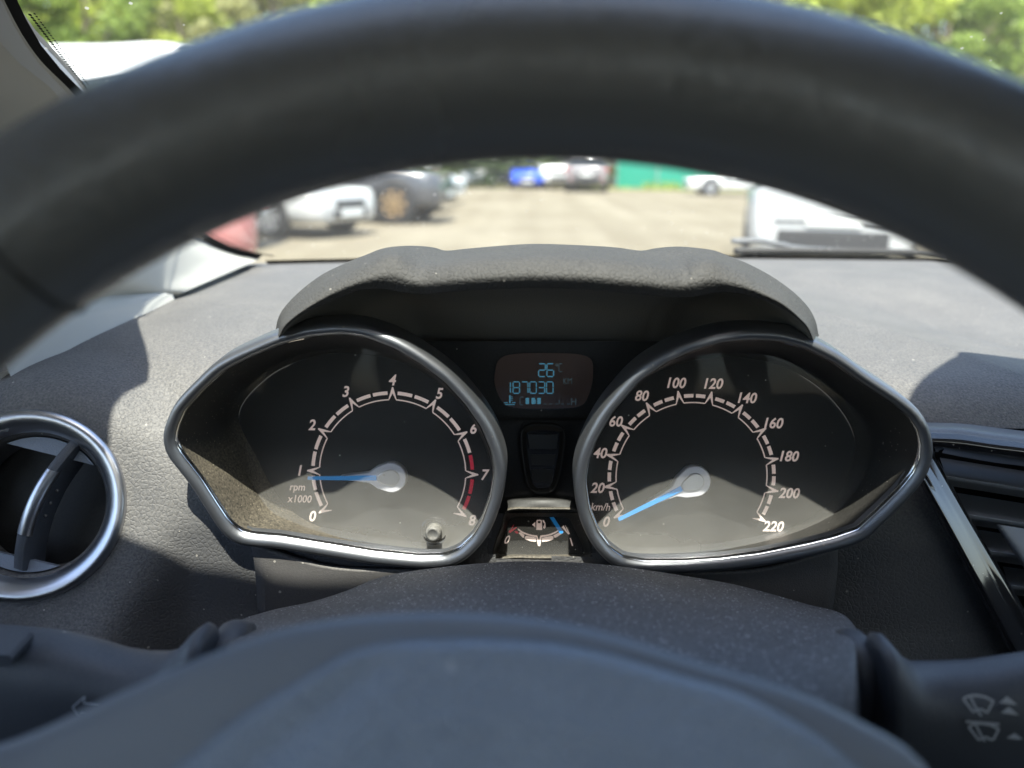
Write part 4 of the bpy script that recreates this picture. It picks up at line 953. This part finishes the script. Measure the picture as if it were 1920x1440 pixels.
KINDS = {   # stations: x, bottom, top, half width ; greenhouse: x, belt, roof, half belt, half roof
 'hatch': dict(L=3.95, body=[(1.97, .36, .52, .50), (1.93, .26, .66, .66), (1.75, .22, .74, .80), (1.35, .22, .86, .85), (.85, .22, .95, .86), (0, .22, .96, .86), (-1.2, .22, .98, .86), (-1.75, .25, 1.0, .82), (-1.93, .30, .98, .76), (-1.97, .40, .80, .68)],
               gh=[(.95, .93, .96, .80, .60), (.20, .95, 1.42, .80, .58), (-.5, .96, 1.47, .80, .58), (-1.3, .97, 1.42, .78, .56), (-1.62, .98, 1.34, .74, .54), (-1.86, .98, 1.02, .70, .58)], wx=(1.25, -1.22), wr=.31),
 'sedan': dict(L=4.5, body=[(2.25, .36, .52, .52), (2.2, .25, .68, .70), (2.0, .22, .76, .84), (1.5, .22, .86, .88), (.95, .22, .94, .89), (0, .22, .96, .89), (-1.2, .22, .98, .89), (-1.8, .24, 1.02, .87), (-2.2, .30, .98, .80), (-2.25, .42, .80, .72)],
               gh=[(1.0, .92, .95, .82, .62), (.25, .95, 1.39, .82, .58), (-.5, .96, 1.43, .82, .58), (-1.1, .98, 1.36, .80, .56), (-1.75, 1.0, 1.05, .76, .60)], wx=(1.38, -1.35), wr=.32),
 'suv': dict(L=4.5, body=[(2.25, .48, .66, .55), (2.2, .34, .86, .74), (2.0, .30, .96, .88), (1.5, .30, 1.06, .92), (.95, .30, 1.12, .93), (0, .30, 1.12, .93), (-1.3, .30, 1.14, .93), (-1.95, .33, 1.15, .90), (-2.2, .40, 1.10, .85), (-2.25, .52, .92, .78)],
             gh=[(1.05, 1.08, 1.12, .86, .68), (.40, 1.10, 1.64, .86, .66), (-.5, 1.12, 1.72, .86, .67), (-1.6, 1.13, 1.70, .86, .67), (-2.0, 1.13, 1.60, .84, .66), (-2.18, 1.12, 1.16, .82, .72)], wx=(1.38, -1.35), wr=.38),
 'van': dict(L=5.2, body=[(2.6, .5, .75, .60), (2.55, .36, 1.0, .80), (2.35, .32, 1.12, .92), (1.9, .32, 1.22, .96), (1.4, .32, 1.28, .97), (0, .32, 1.28, .97), (-1.6, .32, 1.28, .97), (-2.4, .34, 1.28, .96), (-2.58, .40, 1.27, .93), (-2.6, .5, 1.1, .88)],
             gh=[(1.75, 1.22, 1.27, .90, .74), (.95, 1.26, 2.20, .93, .78), (.2, 1.27, 2.32, .94, .82), (-1.4, 1.27, 2.34, .94, .84), (-2.45, 1.27, 2.30, .93, .83), (-2.58, 1.26, 1.6, .92, .86)], wx=(1.7, -1.65), wr=.35)}
def car(name, label, cat, kind, pt, loc, heading, rimc=(.55, .55, .57), group=None, missing=(), minibus=False):
    K = KINDS[kind]; th = thing(name, label, cat, group)
    B = crom(K['body'], 46); loops = []
    for x, lo, hi, hw in B:
        h = hi-lo
        half = [(0, lo), (hw*.80, lo), (hw*.95, lo+.05), (hw*.985, lo+h*.25), (hw, lo+h*.5), (hw*.985, lo+h*.75), (hw*.955, hi-.05), (hw*.87, hi-.008), (hw*.45, hi+.018), (0, hi+.026)]
        full = half+[(-a, b) for a, b in half[-2:0:-1]]
        loops.append(np.array([(x, a, b) for a, b in full]))
    bo = loft('body', loops, pt, th, cap0=True, cap1=True)
    g = crom(K['gh'], 30); gl, rf = [], []
    for x, zb, zr, hb, hr in g:
        half = [(hb, zb-.02), (hb*.96, zb+(zr-zb)*.3), (hr+(hb-hr)*.28, zb+(zr-zb)*.72), (hr+.02, zr-.05), (hr*.85, zr-.012), (0, zr+.008)]
        gl.append(np.array([(x, a, b) for a, b in half+[(-a, b) for a, b in half[-2::-1]]]))
        hf = [(hr+.026, zr-.06), (hr+.004, zr-.022), (hr*.85, zr), (hr*.4, zr+.016), (0, zr+.02)]
        rf.append(np.array([(x, a, b) for a, b in hf+[(-a, b) for a, b in hf[-2::-1]]]))
    loft('windows', gl, glass_m, th, closed=False, cap0=True, cap1=True)
    k0, k1 = 5, len(rf)-3
    # roof skin between the two screens
    iz = [i for i in range(len(g)) if g[i][2] > max(g[:, 2])-.12]
    r_ = loft('roof', [rf[i] for i in iz], pt, th, closed=False)
    # pillars
    for sgn in (1, -1):
        for (xa, xb) in ((0, 1), (-2, -1), (2, 2)):
            i0 = [0, 7, 13, 24, len(g)-1]
        for ia, ib, wd in ((1, iz[0]+1, .05), (len(g)-2, iz[-1]-1, .09), (len(g)//2, len(g)//2, .07)):
            xa, zba, zra, hba, hra = g[ia]; xb_, zbb, zrb, hbb, hrb = g[ib]
            a = np.array([xa, sgn*(hba*.99), zba-.02]); b = np.array([xb_, sgn*(hrb+.022), zrb-.045])
            mid = (a+b)/2+np.array([0, sgn*.02, .01])
            sweep('pillar', crom([a, mid, b], 7), circ(6, wd, .018), pt, th, up=(0, sgn, .4))
    if kind == 'van':
        for sgn in (1, -1):
            pts = [(x, sgn*(hb*.965+.012), zb) for x, zb, zr, hb, hr in g if x < .55]
            tp_ = [(x, sgn*(hr+.035), zr-.07) for x, zb, zr, hb, hr in g if x < .55]
            if minibus: pts = [(x, sgn*(hr+(hb-hr)*.36+.022), zb+(zr-zb)*.66) for x, zb, zr, hb, hr in g if x < .55]
            md = [(x, sgn*(hr+(hb-hr)*.2+.03), zb+(zr-zb)*.82) for x, zb, zr, hb, hr in g if x < .55] if minibus else [(x, sgn*(hr+(hb-hr)*.45+.022), zb+(zr-zb)*.55) for x, zb, zr, hb, hr in g if x < .55]
            loft('cargo_side', [np.array(pts), np.array(md), np.array(tp_)], pt, th, closed=False)
    wr = K['wr']; hwm = max(b[3] for b in K['body'])
    rm = mat('wheel_rim_'+name, rimc, .35, metal=.7)
    for x in K['wx']:
        for sgn in (1, -1):
            c_ = (x, sgn*(hwm-.10), wr)
            w_ = bpy.data.objects.new('wheel', None); link(w_, th)
            lathe('tyre', [(wr*.66, -.10), (wr*.93, -.105), (wr, -.07), (wr, .07), (wr*.93, .105), (wr*.66, .10), (wr*.62, 0), (wr*.66, -.10)], tyre_m, w_, 28, c=c_)
            o_ = lathe('rim', [(.02, sgn*.085), (.06, sgn*.09), (wr*.3, sgn*.06), (wr*.56, sgn*.055), (wr*.64, sgn*.10), (wr*.68, sgn*.10)], trim_m if rimc is None else rm, w_, 28, c=c_)
            for q in range(7):
                t = q*2*math.pi/7; d = np.array([math.cos(t), 0, math.sin(t)]); s_ = np.array([-math.sin(t), 0, math.cos(t)])
                a = np.array(c_)+np.array([0, sgn*.088, 0]); e = [a+d*.03+s_*.03, a+d*.03-s_*.03, a+d*wr*.64-s_*.035, a+d*wr*.64+s_*.035]
                prism('spoke', np.array(e), np.array([0, sgn*.02, 0]), rm, w_)
            lathe('wheel_arch', [(wr*1.02, -.02), (wr*1.16, -.02), (wr*1.17, .012), (wr*1.13, .018), (wr*1.02, .012)], trim_m, th, 28, c=(x, sgn*(hwm-.012), wr+.02))
            lathe('wheel_well', [(.02, sgn*.012), (wr*1.13, sgn*.012), (wr*1.13, sgn*-.02)], under_m, th, 28, c=(x, sgn*(hwm-.018), wr+.02))
    xf = max(b[0] for b in K['body']); xr = min(b[0] for b in K['body'])
    top = K['body'][1][2]; hw1 = K['body'][1][3]
    for sgn in (1, -1):
        if 'lamps' not in missing:
            lp_ = np.array([(xf-.04, sgn*(hw1-.28), top-.12), (xf-.03, sgn*(hw1-.26), top-.02), (xf-.30, sgn*(hw1+.11), top+.08), (xf-.34, sgn*(hw1+.13), top-.06)])
            prism('headlight', lp_, np.array([.05, sgn*.03, .015]), lamp_m, th)
        rz = K['body'][-2][2]; hwr_ = K['body'][-2][3]
        if 'low_tail' in missing:
            prism('tail_light', np.array([(xr+.10, sgn*(hwr_-.10), rz+.06), (xr+.30, sgn*(hwr_-.16), rz+.34), (xr+.36, sgn*(hwr_-.06), rz+.34), (xr+.16, sgn*(hwr_+.02), rz+.06)]), np.array([-.05, sgn*.03, .0]), tail_m, th)
        else: tl = np.array([(xr+.03, sgn*(hwr_-.20), rz-.28), (xr+.03, sgn*(hwr_-.16), rz-.04), (xr+.20, sgn*(hwr_+.075), rz-.02), (xr+.16, sgn*(hwr_+.06), rz-.28)])
        if 'low_tail' not in missing: prism('tail_light', tl, np.array([-.045, sgn*.025, .0]), tail_m, th)
        mi = np.array([g[2][0]-.08, sgn*(g[2][3]+.12), g[2][1]+.12])
        box('door_mirror', mi, (.12, .20, .14), pt, th, .03)
    box('grille', (xf-.008, 0, top-.17), (.06, hw1*1.0, .11), trim_m, th, .012)
    box('lower_grille', (xf-.012, 0, K['body'][0][1]+.0), (.07, hw1*1.15, .13), trim_m, th, .02)
    box('number_plate', (xf+.032, 0, top-.30), (.012, .52, .11), plate_m, th)
    box('rear_bumper_insert', (xr+.02, 0, K['body'][-1][1]+.0), (.08, hwm*1.25, .24), trim_m, th, .03)
    box('number_plate', (xr-.026, 0, K['body'][-1][1]+.22), (.012, .52, .11), plate_m, th)
    # shut lines and rub strips
    for x_ in (.62, -.42):
        for sgn in (1, -1): box('door_gap', (x_, sgn*(hwm-.004), K['body'][4][2]*.5+.14), (.012, .012, K['body'][4][2]*.62), under_m, th)
    for sgn in (1, -1): box('door_handle', (-.22, sgn*(hwm+.004), K['body'][4][2]-.16), (.16, .03, .03), trim_m, th, .008)
    rb = K['body'][-1]
    box('bumper_seam', (rb[0]+.012, 0, rb[1]+(rb[2]-rb[1])*.72), (.03, rb[3]*1.9, .014), under_m, th)
    box('bumper_rub_strip', (rb[0]+.004, 0, rb[1]+(rb[2]-rb[1])*.5), (.04, rb[3]*1.7, .03), trim_m, th, .008)
    for sgn in (() if 'low_tail' in missing else (1, -1)): box('reflector', (rb[0]+.01, sgn*rb[3]*.86, rb[1]+.06), (.05, .16, .045), tail_m, th, .006)
    th.location = loc; th.rotation_euler = (0, 0, heading)
    return th
GRP = 'cars parked round the yard'
def at(px, py, dx=0, dy=0): p = gp(px, py); return (p[0]+dx, p[1]+dy, 0)
silver = paint('silver_paint', (.55, .55, .54), .3); white = paint('white_paint', (.82, .82, .80)); red = paint('faded_red_paint', (.50, .19, .175), .5); dgrey = paint('graphite_paint', (.07, .072, .08)); blue = paint('blue_paint_bright', (.02, .09, .62)); cream = paint('cream_paint', (.72, .69, .60)); sgrey = paint('warm_grey_paint', (.26, .24, .24))
car('red_car', 'red car at the left edge beside the windscreen pillar', 'car', 'suv', red, (-4.7, 6.3, 0), R(25), group=GRP)
car('white_van', 'tall white van showing its roof above the rim at the left', 'van', 'van', white, (-6.3, 9.9, 0), R(177), group=GRP, minibus=True)
car('silver_car', 'silver car with headlamps missing nosing out at the left', 'car', 'sedan', silver, (-4.95, 13.1, 0), R(-24), group=GRP, missing=('lamps',))
car('dark_suv', 'dark SUV with tan wheel rims in the left row', 'car', 'suv', dgrey, (-4.0, 16.0, 0), R(-6), rimc=(.62, .42, .22), group=GRP)
car('cream_car', 'cream hatchback behind the dark SUV with tan rims in the left row', 'car', 'hatch', cream, (-4.1, 19.6, 0), R(-14), group=GRP)
car('white_hatchback', 'white hatchback last in the left row before the fence', 'car', 'hatch', white, (-4.2, 23.6, 0), R(-16), group=GRP)
car('black_car', 'black car facing out next to the bright blue car', 'car', 'sedan', dgrey, at(915, 353, 0, 3), R(-78), group=GRP)
car('pale_estate', 'pale silver car facing out beside the black car by the hedge', 'car', 'hatch', silver, at(862, 352, 0, 2), R(-62), group=GRP)
car('blue_car', 'bright blue hatchback facing out by the far fence', 'car', 'hatch', blue, at(990, 355, 0, 2.2), R(-91), group=GRP)
car('white_minivan', 'white van half hidden behind the grey SUV by the fence', 'van', 'van', white, at(1048, 357, .0, 4.0), R(-90), group=GRP)
car('grey_suv', 'warm grey SUV seen from behind in front of the green fence', 'car', 'suv', sgrey, at(1106, 361, 0, 2.4), R(86), group=GRP)
car('white_saloon', 'white saloon standing side-on in front of the green fence at the right', 'car', 'sedan', white, (at(1290, 366)[0]+2.25, at(1290, 366)[1]+.6, 0), R(178), group=GRP)
car('near_white_car', 'off-white car seen from behind close by on the right of the yard', 'car', 'hatch', paint('off_white_paint', (.60, .605, .60)), (3.48, 9.9, 0), R(75), group=GRP, missing=('low_tail',))

# ---- green sheet fence across the far side
fm = mat('green_sheet_metal', (.015, .30, .20), .45, spec=.5, mottle=.05)
FEN = thing('sheet_fence', 'tall green corrugated sheet metal fence across the far side of the yard', 'fence')
x0 = 3.85
pw = 2.0
tw = np.linspace(0, pw-.03, 41); zz = .025*np.sign(np.sin(tw*2*math.pi/.2))*np.minimum(1, np.abs(np.sin(tw*2*math.pi/.2))*2.2)
pv = np.array([(t, -z, h) for h in (.06, 2.35) for t, z in zip(tw, zz)]); pf = grid_faces(2, 41)
first = None
for k in range(13):
    if first is None: o = mk('fence_panel', pv, pf, fm, FEN, False); first = o
    else: o = first.copy(); link(o, FEN); o.parent = FEN
    o.location = (x0+k*pw, 39.5+.02*((k*7) % 3), 0)
fpost = None
for k in range(14):
    if fpost is None: o = box('fence_post', (0, 0, 1.2), (.07, .07, 2.4), mat('post_grey_green', (.22, .33, .28), .5), FEN); fpost = o
    else: o = fpost.copy(); link(o, FEN); o.parent = FEN
    o.location = (x0+k*pw-.015, 39.42, 0)

# ---- trees beyond the fence
def leaf_mat(name, c):
    m_ = bpy.data.materials.new(name); m_.use_nodes = True; N = m_.node_tree.nodes; L = m_.node_tree.links; b = N['Principled BSDF']
    b.inputs['Roughness'].default_value = .55
    oi_ = N.new('ShaderNodeNewGeometry'); hs_ = N.new('ShaderNodeHueSaturation'); hs_.inputs['Color'].default_value = (*c, 1)
    mr = N.new('ShaderNodeMapRange'); mr.inputs[3].default_value = .6; mr.inputs[4].default_value = 1.35; L.new(oi_.outputs['Random Per Island'], mr.inputs[0]); L.new(mr.outputs[0], hs_.inputs['Value'])
    L.new(hs_.outputs[0], b.inputs['Base Color'])
    tr = N.new('ShaderNodeBsdfTranslucent'); L.new(hs_.outputs[0], tr.inputs[0]); mx = N.new('ShaderNodeMixShader'); mx.inputs[0].default_value = .5
    L.new(b.outputs[0], mx.inputs[1]); L.new(tr.outputs[0], mx.inputs[2]); L.new(mx.outputs[0], N['Material Output'].inputs[0]); return m_
leafs = [leaf_mat('leaf_bright', (.44, .50, .09)), leaf_mat('leaf_mid', (.31, .41, .09)), leaf_mat('leaf_dull', (.38, .38, .16))]
bark = mat('bark', (.16, .13, .10), .9, mottle=.2)
def crown_mesh(seed, rx, rz, n, ls):
    rg = np.random.RandomState(seed); v, f = [], []
    cl = []
    for _ in range(34):
        d = rg.normal(size=3); d /= np.linalg.norm(d); r = rg.uniform(.35, 1)**.6
        cl.append((d*np.array([rx, rx, rz])*r, rg.uniform(.22, .42)*rx))
    for k in range(n):
        c_, s = cl[rg.randint(len(cl))]; d = rg.normal(size=3); d /= np.linalg.norm(d)
        p = c_+d*s*rg.uniform(.55, 1.05)*np.array([1, 1, .75])
        a = rg.normal(size=3); a /= np.linalg.norm(a); b = np.cross(a, d+rg.normal(size=3)*.5); b /= np.linalg.norm(b)+1e-9
        l_ = ls*rg.uniform(.6, 1.4); w_ = l_*.5; i = len(v)
        v += [p-a*l_, p+b*w_+d*.03, p+a*l_, p-b*w_+d*.03]; f.append((i, i+1, i+2, i+3))
    me = bpy.data.meshes.new('crown'); me.from_pydata([tuple(q) for q in v], [], f); return me
def trunk_mesh(seed, h):
    rg = np.random.RandomState(seed); V_, F_ = [], []
    def limb(path, r0, r1, n=7):
        p = crom(path, 9); t, s, u = frames(p, up=(.3, .9, .1)); o_ = len(V_)
        for i in range(9):
            r = r0+(r1-r0)*i/8
            for a in range(n): V_.append(p[i]+r*(math.cos(a*2*math.pi/n)*s[i]+math.sin(a*2*math.pi/n)*u[i]))
        F_.extend(grid_faces(9, n, True, o_))
    limb([(0, 0, -.2), (.1, 0, h*.3), (-.1, .1, h*.6), (.1, 0, h)], .28, .10)
    for k in range(7):
        z = h*rg.uniform(.35, .85); a = rg.uniform(0, 6.28); l_ = rg.uniform(1.5, 3)
        limb([(0, 0, z), (math.cos(a)*l_*.5, math.sin(a)*l_*.5, z+l_*.4), (math.cos(a)*l_, math.sin(a)*l_, z+l_*1.0)], .10, .03, 6)
    me = bpy.data.meshes.new('trunk'); me.from_pydata([tuple(q) for q in V_], [], F_); me.materials.append(bark)
    me.polygons.foreach_set('use_smooth', [True]*len(me.polygons)); return me
crs = [crown_mesh(3, 3.6, 5.6, 5200, .24), crown_mesh(4, 4.2, 5.0, 5200, .26), crown_mesh(5, 3.2, 6.2, 5200, .23)]
crv = []
for i in range(3):
    for j in range(3):
        m_ = crs[i].copy(); m_.materials.append(leafs[j]); crv.append(m_)
trs = [trunk_mesh(8, 8.5), trunk_mesh(9, 9.5)]
tree_spots = []
rg = np.random.RandomState(12)
for k in range(13): tree_spots.append((-31+k*5.2+rg.uniform(-1, 1), 47+rg.uniform(-2, 3)))
for k in range(10): tree_spots.append((-36+k*8+rg.uniform(-1.5, 1.5), 56+rg.uniform(-2, 3)))
for k in range(9): tree_spots.append((-42+k*10.5+rg.uniform(-1.5, 1.5), 68+rg.uniform(-2, 3)))
ORD = ['leftmost', 'second from the left', 'third from the left', 'fourth from the left', 'fifth from the left', 'sixth from the left', 'seventh, in the middle,', 'sixth from the right', 'fifth from the right', 'fourth from the right', 'third from the right', 'second from the right', 'rightmost']
OR2 = ['first from the left', 'second from the left', 'third from the left', 'fourth from the left', 'fifth from the left', 'fifth from the right', 'fourth from the right', 'third from the right', 'second from the right', 'first from the right']
OR3 = ['leftmost', 'second from the left', 'third from the left', 'fourth from the left', 'fifth and central', 'fourth from the right', 'third from the right', 'second from the right', 'rightmost']
for k, (x, y) in enumerate(tree_spots):
    j = rg.randint(3); tint = ['bright yellow-green', 'mid green', 'dull olive'][j]
    lab = f'{tint} leafy tree, {ORD[k]} in the front row behind the fence'.replace(', in the middle,', ' in the middle') if k < 13 else f'{tint} tall tree, {OR2[k-13]} in the middle row' if k < 23 else f'{tint} very tall tree, {OR3[k-23]} in the rearmost row'
    t = thing('leafy_tree', lab, 'tree', 'trees beyond the fence', (x, y, 0))
    cr_ = bpy.data.objects.new('crown', crv[rg.randint(3)*3+j]); link(cr_, t); s = rg.uniform(.9, 1.2)*(1 if k < 13 else 1.35 if k < 23 else 1.9)
    cr_.location = (0, 0, 7.2*s); cr_.scale = (s, s, s); cr_.rotation_euler = (0, 0, rg.uniform(0, 6.28))
    tk = bpy.data.objects.new('trunk', trs[k % 2]); link(tk, t); tk.scale = (1, 1, s); tk.rotation_euler = (0, 0, rg.uniform(0, 6.28))
# a hedge of shrubs left of the fence, one after the other behind the parked cars
shm = [crown_mesh(21, 1.5, 1.25, 1500, .13), crown_mesh(22, 1.4, 1.4, 1500, .13)]
for q, m_ in enumerate(shm): m_.materials.append(leaf_mat('hedge_leaf', ((.10, .16, .05), (.13, .18, .06))[q]))
HW = ['first', 'second', 'third', 'fourth', 'fifth', 'sixth', 'seventh', 'eighth', 'ninth', 'tenth']
for k in range(10):
    t = thing('hedge_shrub', f'dark green shrub, {HW[k]} in the hedge counting leftwards from the fence', 'shrub', 'shrubs of the hedge', (2.2-k*2.5, 39.6+rg.uniform(-.3, .3), 0))
    o = bpy.data.objects.new('foliage', shm[k % 2]); link(o, t); o.location = (0, 0, 1.45); o.rotation_euler = (0, 0, rg.uniform(0, 6.28)); o.scale = (1.15, 1.1, rg.uniform(1, 1.25))
    sweep('stem', [(0, 0, -.05), (.05, 0, .5), (0, .05, 1.2)], circ(7, .06), bark, t, up=(0, 1, 0))
# low weeds along the foot of the fence
wv, wf = [], []
for k in range(2600):
    x = rg.uniform(-20, 22); y = 39.2+rg.normal()*.15; b = len(wv); h = rg.uniform(.1, .4)*(1.3 if math.sin(x*1.3) > .4 else .5); a = rg.uniform(0, 3.14); w_ = .05
    wv += [(x-w_*math.cos(a), y-w_*math.sin(a), 0), (x+w_*math.cos(a), y+w_*math.sin(a), 0), (x+rg.normal()*.08, y+rg.normal()*.08, h)]; wf.append((b, b+1, b+2))
wd = mk('weeds', wv, wf, leafs[0], None, False); tag(wd, 'green weeds along the foot of the fence', 'weeds', kind='stuff')
